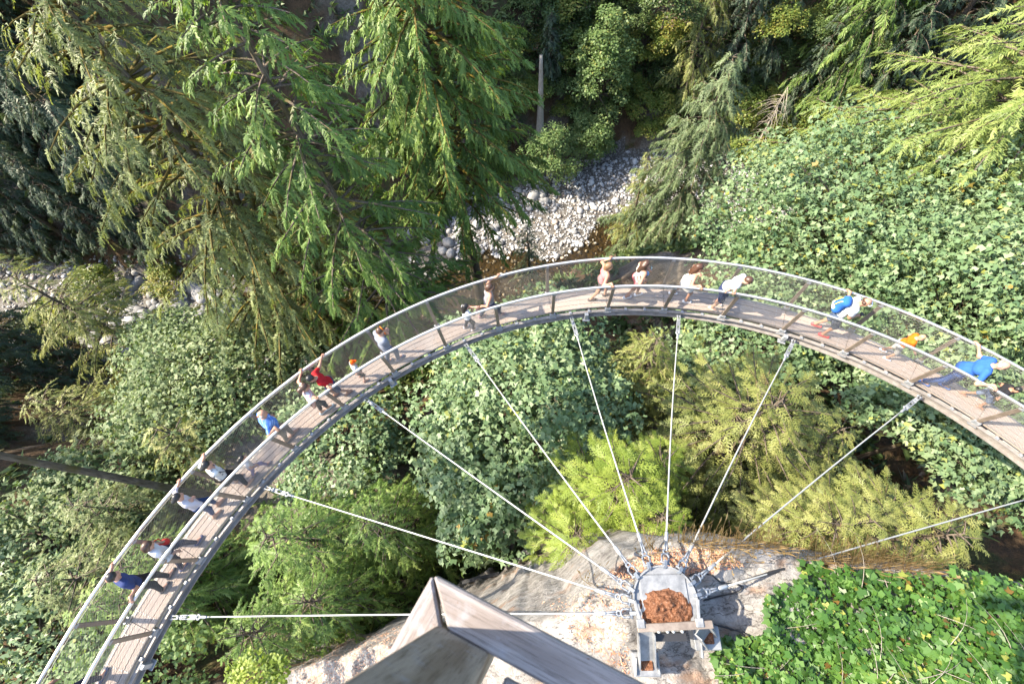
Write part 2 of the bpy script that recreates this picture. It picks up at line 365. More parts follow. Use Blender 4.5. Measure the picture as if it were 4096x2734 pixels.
# ------------------------------------------------------------------ terrain
RX = np.array([-200, -90, -60, -44, -34, -24, -12, 0, 8, 14, 25, 34, 64, 100, 200.0])
RY = np.array([50, 40, 37, 33.5, 30, 30.5, 32.5, 38, 41, 43, 42, 39, 29, 22, 10.0])
RW = np.array([8, 8, 7, 6.5, 6.5, 7, 7.5, 8.5, 8.5, 8.5, 8, 8, 8, 8, 8.0])
WATER_Z = -38.0
def river_d(x, y): return y - np.interp(x, RX, RY)
def ground_z(x, y):
    x = np.asarray(x, float); y = np.asarray(y, float)
    d = river_d(x, y); w = np.interp(x, RX, RW)
    n1 = fbm(x * 0.07, y * 0.07, 3.1, 4); n2 = fbm(x * 0.35, y * 0.35, 8.7, 3)
    # river bed: deep on the near side, a cobble bar on the far side; reversed upstream
    side = np.interp(x, [-40, -34, -26, -18], [1.0, -1.0, -1.0, 1.0])
    t = np.clip(side * d / w, -1, 1)
    bed = WATER_Z - 0.42 + 0.85 * np.clip((t + np.interp(x, [-2, 6, 28, 40], [0.1, 0.85, 0.85, 0.5])) / 0.5, 0, 1) + 0.16 * n2
    pool = np.exp(-(((x - 16) / 3.6) ** 2 + ((y - 39.6) / 2.0) ** 2)); bed = bed - 0.62 * pool
    pool2 = np.exp(-(((x + 31) / 5) ** 2 + ((y - 30) / 3.0) ** 2)); bed = bed - 0.9 * pool2
    far = np.clip(d - w, 0, None); near = np.clip(-d - w, 0, None)
    zf = 1.75 * far * (1 + 0.25 * n1) + 0.8 * n2 * np.clip(far, 0, 1)
    bench = -16.0 + 2.2 * n1
    zn = np.minimum(1.45 * near * (1 + 0.2 * n1), bench - WATER_Z)
    cliff = np.clip(-2.5 - y, 0, None) * 2.6
    top = np.interp(x, [-40, -9, -4, 0, 6, 40], [-8, -9.5, -7, -2.0, -1.5, -1.5])
    z = bed + zf + zn + np.minimum(cliff, np.maximum(top - bench, 0)) * (y < 0) + 0.5 * n2 * np.clip(near, 0, 1)
    return np.minimum(z, 26 + 6 * n1)

gx = np.concatenate([np.linspace(-190, -64, 43), np.linspace(-62, 72, 150), np.linspace(75, 190, 40)])
gy = np.concatenate([np.linspace(-60, -14, 16), np.linspace(-13, 66, 96), np.linspace(68, 170, 36)])
GX, GY = np.meshgrid(gx, gy); GZ = ground_z(GX, GY)
nx, ny = len(gx), len(gy)
idx = np.arange(nx * ny).reshape(ny, nx)
quads = np.stack([idx[:-1, :-1], idx[:-1, 1:], idx[1:, 1:], idx[1:, :-1]], -1).reshape(-1, 4)
cx_ = GX.ravel()[quads].mean(1); cy_ = GY.ravel()[quads].mean(1)
inbed = np.abs(river_d(cx_, cy_)) < np.interp(cx_, RX, RW) + 0.8
me = mesh_np('ground', np.stack([GX, GY, GZ], -1).reshape(-1, 3), quads, smooth=True, mats=[MAT['soil'], MAT['bed']], midx=inbed.astype(int))
ground = tag(link('ground', me), kind='structure')

# river water: one sheet along the channel
wx = np.linspace(-190, 190, 191); wy = np.interp(wx, RX, RY); ww = np.interp(wx, RX, RW) + 1.0
V = []; F = []
for i in range(len(wx)):
    V += [(wx[i], wy[i] - ww[i], WATER_Z), (wx[i], wy[i] + ww[i], WATER_Z)]
    if i: F.append((2 * i - 2, 2 * i, 2 * i + 1, 2 * i - 1))
river = tag(link('river', mesh_np('river', V, np.array(F)), MAT['water']), kind='structure')

# stones: the largest are pieces of the river bed, the rest one mass of cobbles
def ico(sub, seed, flat=0.65, angular=0.0):
    bm = bmesh.new(); bmesh.ops.create_icosphere(bm, subdivisions=sub, radius=0.5)
    V = np.array([v.co[:] for v in bm.verts]); F = np.array([[v.index for v in f.verts] for f in bm.faces]); bm.free()
    r = 1 + (0.16 + angular) * vnoise(V[:, 0] * 2.2 + seed * 7.3, V[:, 1] * 2.2, V[:, 2] * 2.2 + seed)
    V = V * r[:, None]
    if angular: V = np.sign(V) * np.abs(V) ** 0.82 * 0.86
    return V * np.array([1.0, 0.8, flat]), F
ST = [ico(2, s, 0.6) for s in range(4)]; SL = [ico(1, s + 9, 0.62) for s in range(6)]; SB = [ico(2, s + 31, 0.7, 0.3) for s in range(4)]

def scatter_stones(n, xr, dr, smin, smax, power=2.5):
    x = rng.uniform(*xr, n); d = rng.uniform(*dr, n); y = np.interp(x, RX, RY) + d
    s = smin + (smax - smin) * rng.random(n) ** power
    return x, y, ground_z(x, y), s
riverbed = tag(empty('riverbed', (10, 41, WATER_Z)), kind='structure')
st_me = [mesh_np('stone', V, F, True, np.full(len(V), 0.2 * k), [MAT['stone']]) for k, (V, F) in enumerate(ST)]
sb_me = [mesh_np('boulder', V, F, True, np.full(len(V), 0.2 * k), [MAT['boulder']]) for k, (V, F) in enumerate(SB)]
def put_stone(me, x, y, z, s, name='stone'):
    o = bpy.data.objects.new(name, me); COL.objects.link(o); o.parent = riverbed
    o.location = (x - 10, y - 41, z - WATER_Z); o.rotation_euler = (rng.uniform(-.25, .25), rng.uniform(-.25, .25), rng.uniform(0, 6.28)); o.scale = (s, s, s)
spec = [(135, (-2, 32), (-6.5, 7.5), .45, 1.1, 2.2, st_me), (62, (-14, 8), (2.5, 9), .7, 1.9, 1.6, sb_me), (80, (-56, -33), (0.5, 8), .6, 2.3, 1.8, sb_me), (30, (-30, -6), (-7, 2), .4, .9, 2, st_me)]
for n, xr, dr, a, b, p, ms in spec:
    for k, (x, y, z, s) in enumerate(zip(*scatter_stones(n, xr, dr, a, b, p))):
        put_stone(ms[k % len(ms)], x, y, z + 0.12 * s, s)
put_stone(sb_me[1], *(lambda p: (p[0], p[1], -37.6))(at(890, 1345, -37.6)), 4.2)
put_stone(sb_me[2], *(lambda p: (p[0], p[1], -37.4))(at(800, 1290, -37.4)), 2.6)
put_stone(st_me[0], *(lambda p: (p[0], p[1], -37.9))(at(2105, 915, -37.9)), 2.0)
for px, py in zip(rng.uniform(330, 900, 90), rng.uniform(1160, 1460, 90)):
    if abs((py - 1310) + (px - 620) * .28) > 110: continue
    q = at(px, py, -37.3); put_stone(sb_me[int(px) % 4], q[0], q[1], -37.6, rng.uniform(.9, 2.8))
# cobble mass
Vs, Fs, Ts, off = [], [], [], 0
def mass(n, xr, dr, a, b, keep=None, p=3.0):
    global off
    x, y, z, s = scatter_stones(n, xr, dr, a, b, p)
    if keep is not None:
        k = keep(x, y, z); x, y, z, s = x[k], y[k], z[k], s[k]
    var = rng.integers(0, len(SL), len(x)); ang = rng.uniform(0, 6.28, len(x)); asp = rng.uniform(0.75, 1.3, len(x))
    for q in range(len(SL)):
        m = var == q; V0, F0 = SL[q]; c, sn = np.cos(ang[m])[:, None], np.sin(ang[m])[:, None]
        vx = V0[:, 0] * asp[m][:, None]; vy = V0[:, 1]
        P = np.stack([(vx * c - vy * sn), (vx * sn + vy * c), np.broadcast_to(V0[:, 2], vx.shape)], -1) * s[m][:, None, None]
        P += np.stack([x[m], y[m], z[m] + 0.1 * s[m]], -1)[:, None, :]
        Vs.append(P.reshape(-1, 3)); Fs.append((F0[None] + (np.arange(m.sum()) * len(V0))[:, None, None]).reshape(-1, 3) + off)
        Ts.append(np.repeat(rng.random(m.sum()), len(V0))); off += m.sum() * len(V0)
mass(6200, (-6, 40), (-7.5, 8.5), .2, .66, lambda x, y, z: (z > -38.15) | (rng.random(len(x)) < .16))
mass(700, (-34, -8), (-6.8, -1.5), .2, .5)
mass(1500, (-85, -34), (-7, 8.5), .3, 1.1)
mass(350, (52, 76), (-8, 8), .3, .8)
cm = link('cobbles', mesh_np('cobbles', np.concatenate(Vs) - np.array([10, 41, WATER_Z]), np.concatenate(Fs), True, np.concatenate(Ts)), MAT['stone'], riverbed); tag(cm, kind='stuff')

# ------------------------------------------------------------------ rock outcrop under the viewing platform
EX = np.array([-10, -7, -5, -2.2, -0.6, 0.35, 0.9, 1.5, 2.3, 3.0, 3.7, 4.4, 6, 8, 12, 20])
EY = np.array([-2.6, -2.0, -1.6, -1.25, -0.95, -0.75, -0.38, -0.05, 0.03, -0.02, -0.25, -0.6, -0.75, -1.5, -4.5, -8.0])
TX = np.array([-10, -7, -4, -2.0, -0.7, 0.5, 1.2, 2.5, 4.5, 8, 20])
TZ = np.array([-9.5, -7.2, -4.0, -1.0, 1.6, 2.6, 2.7, 2.65, 2.6, 2.8, 2.5])
def rock_z(x, y):
    e = np.interp(x, EX, EY) + 0.10 * fbm(x * 1.1, x * 0 + 4, 1.0, 3); top = np.interp(x, TX, TZ)
    d = e - y                                   # > 0 on top of the rock
    n = fbm(x * 0.9, y * 0.9, 5.5, 5); strat = np.abs(vnoise(x * 0.8 + y * 1.9, y * 0.5, 2.2))
    inside = top + 0.02 * d + 0.26 * n + 0.22 * strat + 0.35 * np.clip(-0.4 - y, 0, 3) * np.clip((x - 3.0) / 2, 0, 1)
    out = top + 0.15 * n + 11.0 * d * (1 + 0.35 * n)
    s = np.clip(d / 0.22 + 0.5, 0, 1); s = s * s * (3 - 2 * s)
    return np.maximum(out * (1 - s) + inside * s, -20)
rx = np.concatenate([np.linspace(-11, -2.1, 70), np.linspace(-2, 6, 170), np.linspace(6.2, 16, 50)]); ry = np.concatenate([np.linspace(-9, -3.1, 30), np.linspace(-3, 1.5, 110), np.linspace(1.6, 3.0, 8)])
X_, Y_ = np.meshgrid(rx, ry); Z_ = rock_z(X_, Y_); nx, ny = len(rx), len(ry); idx = np.arange(nx * ny).reshape(ny, nx)
me = mesh_np('rock_outcrop', np.stack([X_, Y_, Z_], -1).reshape(-1, 3), np.stack([idx[:-1, :-1], idx[:-1, 1:], idx[1:, 1:], idx[1:, :-1]], -1).reshape(-1, 4), smooth=True)
rock = tag(link('rock_outcrop', me, MAT['rock']), kind='structure')

# ------------------------------------------------------------------ curved walkway
CC = np.array([1.612, -5.192]); RDI, RDO = 11.328, 11.888; LEAN = 0.149; RAIL_Z = 1.258
RRI, RRO = RDI - LEAN, RDO + LEAN
STEP = 7.8; A0 = -2.0
def pol(a, r, z=0.0):
    a = math.radians(a); return np.array([CC[0] + r * math.sin(a), CC[1] + r * math.cos(a), z])
def rad(a): a = math.radians(a); return np.array([math.sin(a), math.cos(a), 0])
def tan(a): a = math.radians(a); return np.array([math.cos(a), -math.sin(a), 0])
K0, K1 = -10, 8                                  # panels between posts
POSTS = [A0 + STEP * k for k in range(K0, K1 + 1)]
walk = tag(empty('curved_walkway', tuple(pol(0, 11.6, -0.3))), 'narrow curved steel walkway with weathered plank deck hung over the forest', 'walkway')
WO = np.array(walk.location)
def arc_sheet(a0, a1, r0, r1, z0, z1, n=6):
    """Curved board with thickness, cut from the ring; returns V, F, UV."""
    A = np.linspace(a0, a1, n + 1); V = []; F = []
    for a in A:
        for r, z in ((r0, z1), (r1, z1), (r1, z0), (r0, z0)): V.append(pol(a, r, z))
    for i in range(n):
        b = 4 * i
        for k in range(4): F.append((b + k, b + (k + 1) % 4, b + 4 + (k + 1) % 4, b + 4 + k))
    F.append((3, 2, 1, 0)); F.append((4 * n, 4 * n + 1, 4 * n + 2, 4 * n + 3)); return np.array(V) - WO, F
nb = 4; gap = 0.011; bw = (RDO - RDI - gap * (nb - 1)) / nb
bolt = MB()
for i in range(K0, K1 + 1):
    a0, a1 = A0 + STEP * i, A0 + STEP * (i + 1)
    for b in range(nb):
        r0 = RDI + b * (bw + gap); dz = rng.uniform(-.004, .004)
        V, F = arc_sheet(a0 + .03, a1 - .03, r0, r0 + bw, -0.045 + dz, dz)
        me = bpy.data.meshes.new('plank'); me.from_pydata(V.tolist(), [], F); uv = me.uv_layers.new(name='UVMap')
        for lp in me.loops:
            p = me.vertices[lp.vertex_index].co + walk.location; q = np.array(p[:2]) - CC
            uv.data[lp.index].uv = (math.atan2(q[0], q[1]) * 11.6 + 3.7 * b, np.hypot(*q) + 1.31 * i)
        link('plank', me, MAT['plank'], walk)
        for fr in (0.14, 0.5, 0.86):
            for rr in (0.3, 0.7):
                c = pol(a0 + STEP * fr, r0 + bw * rr, 0.004) - WO
                bolt.tube([c, c + [0, 0, 0.006]], 0.011, 6)
tag(bolt.build('deck_bolts', MAT['wire'], walk), kind='stuff')
a_lo, a_hi = POSTS[0] - STEP * .0, POSTS[-1] + STEP
def arc_tube(name, r, z, rad_, mat, a0=a_lo, a1=a_hi, n=90, sides=10):
    return MB().tube([pol(a, r, z) - WO for a in np.linspace(a0, a1, n)], rad_, sides).build(name, mat, walk, True)
def arc_profile(name, prof, mat, a0=a_lo, a1=a_hi, n=70):
    A = np.linspace(a0, a1, n); m = len(prof)
    V = [pol(a, r, z) - WO for a in A for r, z in prof]
    F = [(i * m + k, i * m + (k + 1) % m, (i + 1) * m + (k + 1) % m, (i + 1) * m + k) for i in range(n - 1) for k in range(m)]
    F += [tuple(range(m)), tuple(reversed(range((n - 1) * m, n * m)))]
    return MB().add(V, F).build(name, mat, walk)
# channel beams along both edges, flange turned outwards, and an underside tube
arc_profile('inner_edge_beam', [(RDI - .03, -.075), (RDI - .115, -.075), (RDI - .115, -.09), (RDI - .045, -.09), (RDI - .045, -.27), (RDI - .135, -.27), (RDI - .135, -.29), (RDI - .03, -.29)], MAT['beam'])
arc_profile('outer_edge_beam', [(RDO + .03, -.075), (RDO + .03, -.29), (RDO + .135, -.29), (RDO + .135, -.27), (RDO + .045, -.27), (RDO + .045, -.09), (RDO + .115, -.09), (RDO + .115, -.075)], MAT['beam'])
arc_tube('underside_tube', 11.6, -.42, .06, MAT['galv'])
RAIL_END = A0 + STEP * -9 + 1.2                       # the outer rail bends outwards here
pts = [pol(a, RRO, RAIL_Z) - WO for a in np.linspace(RAIL_END, a_hi, 90)]
kd = at(-40, 2760, RAIL_Z) - (pts[0] + WO)
pts = [pts[0] + kd * 2.2, pts[0] + kd] + pts
MB().tube(pts, .031, 10).build('outer_handrail', MAT['rail'], walk, True)
arc_tube('inner_handrail', RRI, RAIL_Z, .031, MAT['rail'])
arc_tube('outer_net_cable', RRO - .012, RAIL_Z - .075, .007, MAT['net'], RAIL_END, a_hi, 90, 5)
arc_tube('inner_net_cable', RRI + .012, RAIL_Z - .075, .007, MAT['net'], a_lo, a_hi, 90, 5)
arc_tube('inner_kick_cable', RDI - .012, .035, .009, MAT['net'], a_lo, a_hi, 90, 5)
arc_tube('outer_kick_cable', RDO + .012, .035, .009, MAT['net'], a_lo, a_hi, 90, 5)
for k, a in enumerate(POSTS):
    t, r = tan(a), rad(a)
    for side, rf, rt in (('inner', RDI - .075, RRI), ('outer', RDO + .075, RRO)):
        f = pol(a, rf, -.06) - WO; p = pol(a, rt, RAIL_Z - .05) - WO; d = (p - f) / np.linalg.norm(p - f); s = -1 if side == 'inner' else 1
        o = np.cross(d, t); ax = np.array([t, o, d]); L = np.linalg.norm(p - f)
        m = MB()                                   # channel section post: web and two flanges
        m.box((f + p) / 2, (.075, .008, L), ax)
        for q in (-1, 1): m.box((f + p) / 2 + t * q * .0375 + o * .016, (.007, .04, L), ax)
        if side == 'outer' or True:
            po = m.build('post', MAT['post'], walk)
        b = MB(); b.box(f + d * .05, (.15, .05, .13), ax); b.box(f + r * s * .01 - np.array([0, 0, .05]), (.2, .10, .014), np.array([t, r, [0, 0, 1]]))
        for q in (-1, 1):
            c = f + t * q * .055 + d * .07; b.tube([c - r * .04, c + r * .04], .012, 6)
        b.build('post_foot', MAT['galv'], po)
        c = MB(); c.box(p + d * .0 + np.array([0, 0, .0]), (.05, .035, .05), ax); c.box(p - d * .05 , (.09, .03, .03), ax); c.build('rail_bracket', MAT['galv'], po)
    m = MB(); m.bar(pol(a, RDI - .04, -.17) - WO, pol(a, RDO + .04, -.17) - WO, .06, .12); m.build('joist', MAT['beam'], walk)
    for fr in (.33, .67):
        aa = a + STEP * fr; m = MB(); m.bar(pol(aa, RDI - .085, -.10) - WO, pol(aa, RDO + .085, -.10) - WO, .05, .06)
        m.build('joist', MAT['beam'], walk)
        MB().box(pol(aa, RDI - .07, -.058) - WO, (.07, .06, .03), np.array([tan(aa), rad(aa), [0, 0, 1]])).build('joist_clip', MAT['galv'], walk)
# hanger brackets seen under the inner beam
for px, py in ((2345, 1262), (1557, 1510), (3140, 1335), (620, 2675)):
    q = at(px, py, -.2); a = math.degrees(math.atan2(q[0] - CC[0], q[1] - CC[1]))
    m = MB(); m.box(pol(a, RDI - .15, -.2) - WO, (.10, .10, .26), np.array([tan(a), rad(a), [0, 0, 1]])); m.box(pol(a, RDI - .15, -.35) - WO, (.2, .16, .03), np.array([tan(a), rad(a), [0, 0, 1]]))
    m.build('hanger_bracket', MAT['galv'], walk, bevel=.006)
# diamond wire mesh on both sides
def net(rb, rt, a0, a1, name):
    m = []; F = []; n = 0; pitch = .10; dA = math.degrees(pitch / rb); run = math.degrees(1.9 / rb)
    A = np.arange(a0 - run, a1, dA); V = []; off = 0
    for sgn in (1, -1):
        for a in A:
            s0, s1 = 0.0, 1.0
            aa0, aa1 = (a, a + run) if sgn > 0 else (a + run, a)
            lo = np.clip((a0 - aa0) / (aa1 - aa0), 0, 1); hi = np.clip((a1 - aa0) / (aa1 - aa0), 0, 1); s0, s1 = min(lo, hi), max(lo, hi)
            if s1 - s0 < .02: continue
            P = []
            for s in np.linspace(s0, s1, 4):
                P.append(pol(aa0 + (aa1 - aa0) * s, rb + (rt - rb) * s, .035 + (RAIL_Z - .11) * s) - WO)
            P = np.array(P); w = .0024; tt = tan(a); rr = rad(a); zz = np.array([0, 0, 1.0])
            for p in P: V += [p + w * zz, p + w * (-.5 * zz + .87 * rr), p + w * (-.5 * zz - .87 * rr)]
            for i in range(3):
                for k in range(3): F.append((off + 3 * i + k, off + 3 * i + (k + 1) % 3, off + 3 * i + 3 + (k + 1) % 3, off + 3 * i + 3 + k))
            off += 12
    return link(name, mesh_np(name, np.array(V), np.array(F)), MAT['net'], walk)
net(RDI - .02, RRI + .008, a_lo, a_hi, 'inner_wire_mesh')
net(RDO + .02, RRO - .008, RAIL_END, a_hi, 'outer_wire_mesh')

# ------------------------------------------------------------------ anchor on the rock
AC = at(2660, 2400, 3.35); AX = np.array([math.cos(math.radians(-6)), math.sin(math.radians(-6)), 0]); AY = np.array([-AX[1], AX[0], 0]); AZ = np.array([0, 0, 1.0])
AR = 0.55
anchor = tag(empty('cable_anchor', tuple(AC - [0, 0, .45])), 'half round steel anchor plate full of orange needles bolted to the rock', 'cable anchor')
AO = np.array(anchor.location)
AS = .82
def A_(x, y, z): return AC + AS * (AX * x + AY * y + AZ * z) - AO
th = np.linspace(0, math.pi, 29)
prof = [(AR * math.cos(t), AR * math.sin(t)) for t in th] + [(-AR, -.34), (AR, -.34)]
V = [A_(x, y, .0) for x, y in prof] + [A_(x, y, -.03) for x, y in prof]; n = len(prof)
F = [tuple(range(n)), tuple(reversed(range(n, 2 * n)))] + [(i, (i + 1) % n, (i + 1) % n + n, i + n) for i in range(n)]
MB().add(V, [tuple(reversed(f)) for f in F]).build('anchor_plate', MAT['plate'], anchor)
V = []; F = []                                    # raised rim round the plate
for i, (x, y) in enumerate(prof[:-2] ):
    q = 1.03
    V += [A_(x * q, y * q, -.05), A_(x * q, y * q, .05), A_(x * .985, y * .985, .05), A_(x * .985, y * .985, -.05)]
    if i: b = 4 * i - 4; F += [(b + k, b + 4 + k, b + 4 + (k + 1) % 4, b + (k + 1) % 4) for k in range(4)]
F += [(3, 2, 1, 0), tuple(range(len(V) - 4, len(V)))]
MB().add(V, F).build('rim', MAT['plate'], anchor)
# litter heaped on the plate
gx_, gy_ = np.meshgrid(np.linspace(-.46, .44, 40), np.linspace(-.34, .24, 30)); R_ = np.hypot(gx_ / .5, (gy_ + .12) / .38)
edge = .02 * fbm(gx_ * 9, gy_ * 9, 1, 3); hz = .13 * np.clip(1.0 - R_ ** 2, -.2, 1) + .05 * fbm(gx_ * 14, gy_ * 14, 3, 4) * np.clip(1.1 - R_, 0, 1) - .012 + edge
P = np.array([A_(x, y, z) for x, y, z in zip(gx_.ravel(), gy_.ravel(), hz.ravel())]); ii = np.arange(1200).reshape(30, 40)
link('needle_litter', mesh_np('needle_litter', P, np.stack([ii[:-1, :-1], ii[:-1, 1:], ii[1:, 1:], ii[1:, :-1]], -1).reshape(-1, 4), True), MAT['litter'], anchor)
m = MB(); m.bar(A_(-.56, -.40, .10), A_(.72, -.36, .10), .10, .07); m.build('cross_beam', MAT['post'], anchor, bevel=.006)
for sx in (-1, 1):
    m = MB(); m.box(A_(sx * .5, -.33, .115), (.11, .115, .085), np.array([AX, AY, AZ])); m.bar(A_(sx * .5, -.3, .12), A_(sx * .55, .02, .10), .045, .04); m.build('clamp_block', MAT['plate'], anchor, bevel=.01)
def leg(x0, y0, x1, y1, z1):
    m = MB(); a, b = A_(x0, y0, .02), A_(x1, y1, z1); d = b - a; m.bar(a, b, .22, .014)
    u = np.cross(d / np.linalg.norm(d), [0, 0, 1]); u /= np.linalg.norm(u)
    w = np.cross(u, d / np.linalg.norm(d)); w = w if w[2] > 0 else -w
    for q in (-1, 1): m.bar(a + u * q * .11 + w * .05, b + u * q * .11 + w * .05, .016, .12)
    lo = m.build('leg', MAT['plate'], anchor)
    f = MB(); f.box(b - [0, 0, .10], (.38, .30, .24), np.array([AX, AY, AZ])); f.bar(b + u * .14 + AY * .1, b + u * .17 - AY * .12, .03, .14); f.bar(b - u * .14 + AY * .1, b - u * .17 - AY * .12, .03, .14)
    f.build('foot', MAT['plate'], lo, bevel=.012)
    l = MB(); l.box(b + [0, 0, .03], (.18, .14, .03), np.array([AX, AY, AZ])); l.build('needle_litter', MAT['litter'], lo, bevel=.01)
leg(-.42, -.45, -.40, -1.0, -.38); leg(.52, -.42, .72, -.62, -.36)
m = MB(); m.box(A_(.02, -.56, -.12), (.44, .10, .12), np.array([AX, AY, AZ])); bx_ = m.build('drain_box', MAT['black'], anchor)
m = MB()
for q in range(9): m.box(A_(-.16 + q * .045, -.56, -.055), (.02, .05, .012), np.array([AX, AY, AZ]))
m.build('louvre', MAT['galv'], bx_)
m = MB()
for q in (-.2, -.05, .05, .2): m.tube([A_(q, -.46, .03), A_(q, -.46, .09)], .022, 8)
m.build('bolt_heads', MAT['wire'], anchor, True)
# back plates carry the load down into the rock
m = MB(); m.box(A_(0, .12, -.22), (.7, .5, .4), np.array([AX, AY, AZ])); m.build('pedestal', MAT['plate'], anchor, bevel=.02)

# ------------------------------------------------------------------ stay cables
ENDS = [(660, 2455), (1045, 1935), (1450, 1580), (1855, 1360), (2280, 1245), (2715, 1235), (3180, 1340), (3680, 1585), (None, None)]
LUG = [194, 180, 163, 139, 111, 81, 54, 27, 8]
WHICH = ['lowest stay cable running level from the left deck edge to the anchor', 'stay cable crossing the dark ferns just above the wooden railing corner', 'stay cable passing in front of the blue green maple leaves', 'stay cable crossing the middle of the large central maple', 'stay cable crossing the right flank of the central maple', 'upright stay cable in the middle of the fan', 'stay cable leaning right, just right of the upright one', 'stay cable crossing the golden conifer towards the right', 'lowest right stay cable lying low over the ivy rock']
for k, (e, lg, wh) in enumerate(zip(ENDS, LUG, WHICH)):
    if e[0] is not None:
        q = at(e[0], e[1], -.18); a = math.degrees(math.atan2(q[0] - CC[0], q[1] - CC[1]))
    else: a = 62.5
    E_ = pol(a, RDI - .13, -.18)
    t = math.radians(lg); y0 = 0.0 if lg <= 180 else -.16
    x, y = AS * AR * 1.05 * math.cos(t), AS * AR * 1.05 * math.sin(t)
    if lg > 180: x, y = -AS * AR * 1.05, -.15
    L0 = AC + AX * x + AY * y; D = E_ - L0; Ln = np.linalg.norm(D); D = D / Ln; S = np.cross(D, AZ); S /= np.linalg.norm(S); T = np.cross(S, D)
    cb = tag(empty('stay_cable', tuple(L0)), wh, 'cable', 'stay cables fanning from the anchor')
    def C_(s, u=0.0, w=0.0): return D * s + S * u + T * w
    m = MB(); m.box(C_(.0), (.10, .05, .12), np.array([D, S, T])); m.build('lug', MAT['shackle'], cb, bevel=.006)
    m = MB()                                         # bow shackle
    m.torus(C_(.13), .055, .016, D, S, 12, 6, (-math.pi / 2, math.pi / 2)); m.tube([C_(.13, .055), C_(.03, .045)], .016, 6); m.tube([C_(.13, -.055), C_(.03, -.045)], .016, 6); m.tube([C_(.03, -.075), C_(.03, .075)], .017, 6)
    m.build('shackle', MAT['shackle'], cb, True)
    m = MB(); m.torus(C_(.215), .034, .016, D, S, 12, 6); m.tube([C_(.24, .02), C_(.44, .008)], .014, 6); m.tube([C_(.24, -.02), C_(.44, -.008)], .014, 6); m.build('thimble', MAT['shackle'], cb, True)
    m = MB(); m.tube([C_(.40), C_(.43), C_(.55), C_(.58)], [.018, .03, .03, .018], 8); m.build('ferrule', MAT['galv'], cb, True)
    tb = Ln - .95
    m = MB(); m.tube([C_(s, 0, -.10 * math.sin(math.pi * (s - .5) / (tb - .5))) for s in np.linspace(.5, tb, 14)], .014, 8); m.build('rope', MAT['wire'], cb, True)
    m = MB(); m.tube([C_(tb - .22), C_(tb - .18), C_(tb - .04), C_(tb)], [.018, .028, .03, .03], 8); m.torus(C_(tb + .05), .045, .02, D, S, 12, 6); m.build('socket', MAT['galv'], cb, True)
    m = MB()                                         # open body turnbuckle
    for q in (-1, 1): m.bar(C_(tb + .13, q * .035), C_(tb + .58, q * .035), .022, .034, T)
    m.box(C_(tb + .14), (.06, .09, .05), np.array([D, S, T])); m.box(C_(tb + .58), (.06, .09, .05), np.array([D, S, T])); m.tube([C_(tb + .08), C_(tb + .30)], .016, 6); m.tube([C_(tb + .42), C_(tb + .70)], .016, 6)
    m.build('turnbuckle', MAT['galv'], cb)
    m = MB()
    for q in (-1, 1): m.bar(C_(tb + .70, q * .03), C_(Ln + .02, q * .03), .016, .07, T)
    m.tube([C_(Ln - .04, -.06), C_(Ln - .04, .06)], .022, 8); m.box(C_(tb + .70), (.06, .08, .06), np.array([D, S, T])); m.build('clevis', MAT['galv'], cb)
    if k == 8:
        m = MB(); m.tube([C_(s, 0, -.10 * math.sin(math.pi * (s - .5) / (tb - .5)) - .012) for s in (.9, 1.2, 1.6, 2.0, 2.35)], [.02, .022, .03, .03, .03], 8); m.build('black_sleeve', MAT['black'], cb, True)

# loose black hose looping over the rock by the anchor
def hose(pxs, label, r=.012):
    P = []
    for px, py in pxs:
        p = at(px, py, 2.9)
        for _ in range(4): p = at(px, py, float(rock_z(np.array(p[0]), np.array(p[1]))) + .03)
        P.append(p)
    P = np.array(P); t = np.linspace(0, len(P) - 1, 6 * len(P)); P = np.stack([np.interp(t, range(len(P)), P[:, k]) for k in range(3)], -1)
    o0 = P[0].copy(); tag(MB().tube(P - o0, r, 6).build('hose', MAT['black'], None, True, tuple(o0)), label, 'hose')
hose([(2755, 2300), (2800, 2287), (2850, 2300), (2885, 2330), (2940, 2333), (2975, 2345), (2960, 2365), (2870, 2385), (2815, 2400)], 'black hose looped over the rock right of the anchor')
hose([(2750, 2480), (2790, 2485), (2860, 2497), (2930, 2515), (3000, 2540)], 'black hose running from under the anchor into the ivy')

# ------------------------------------------------------------------ wooden railing of the viewing platform
ZR = 9.8
O_ = at(1728, 2297, ZR); dR = at(2372, 2634, ZR) - O_; dR /= np.linalg.norm(dR); nR = np.array([dR[1], -dR[0], 0])   # nR points inside
dL = nR * .995 - dR * .10; dL /= np.linalg.norm(dL)
railing = tag(empty('platform_railing', tuple(O_ - [0, 0, .9])), 'weathered grey wooden railing corner with mitred boards close to the camera', 'railing')
def wood(name, a, b, w, h, mat, up=(0, 0, 1), cutA=None):
    """Board along a->b as its own object, local X along the grain."""
    a = np.asarray(a, float); b = np.asarray(b, float); d = b - a; L = np.linalg.norm(d); x = d / L
    y = np.cross(up, x); y /= np.linalg.norm(y); z = np.cross(x, y)
    poly = [(0, -w / 2), (L, -w / 2), (L, w / 2), (0, w / 2)]
    if cutA: poly[0] = (cutA[0], -w / 2); poly[3] = (cutA[1], w / 2)
    m = MB().prism(poly, -h / 2, h / 2); o = m.build(name, mat, None, bevel=.006)
    M_ = Matrix(((x[0], y[0], z[0], a[0]), (x[1], y[1], z[1], a[1]), (x[2], y[2], z[2], a[2]), (0, 0, 0, 1)))
    o.parent = railing; o.matrix_parent_inverse = Matrix.Identity(4); o.matrix_local = Matrix.Translation(-railing.location) @ M_
    return o
W_ = .093
ra = O_ + nR * W_ / 2 - [0, 0, .0225]
wood('rail_board', ra, ra + dR * 1.9, W_, .045, MAT['wood_grey'], cutA=(.096, .004))
inn = np.array([-dL[1], dL[0], 0]); inn = inn if inn @ dR > 0 else -inn
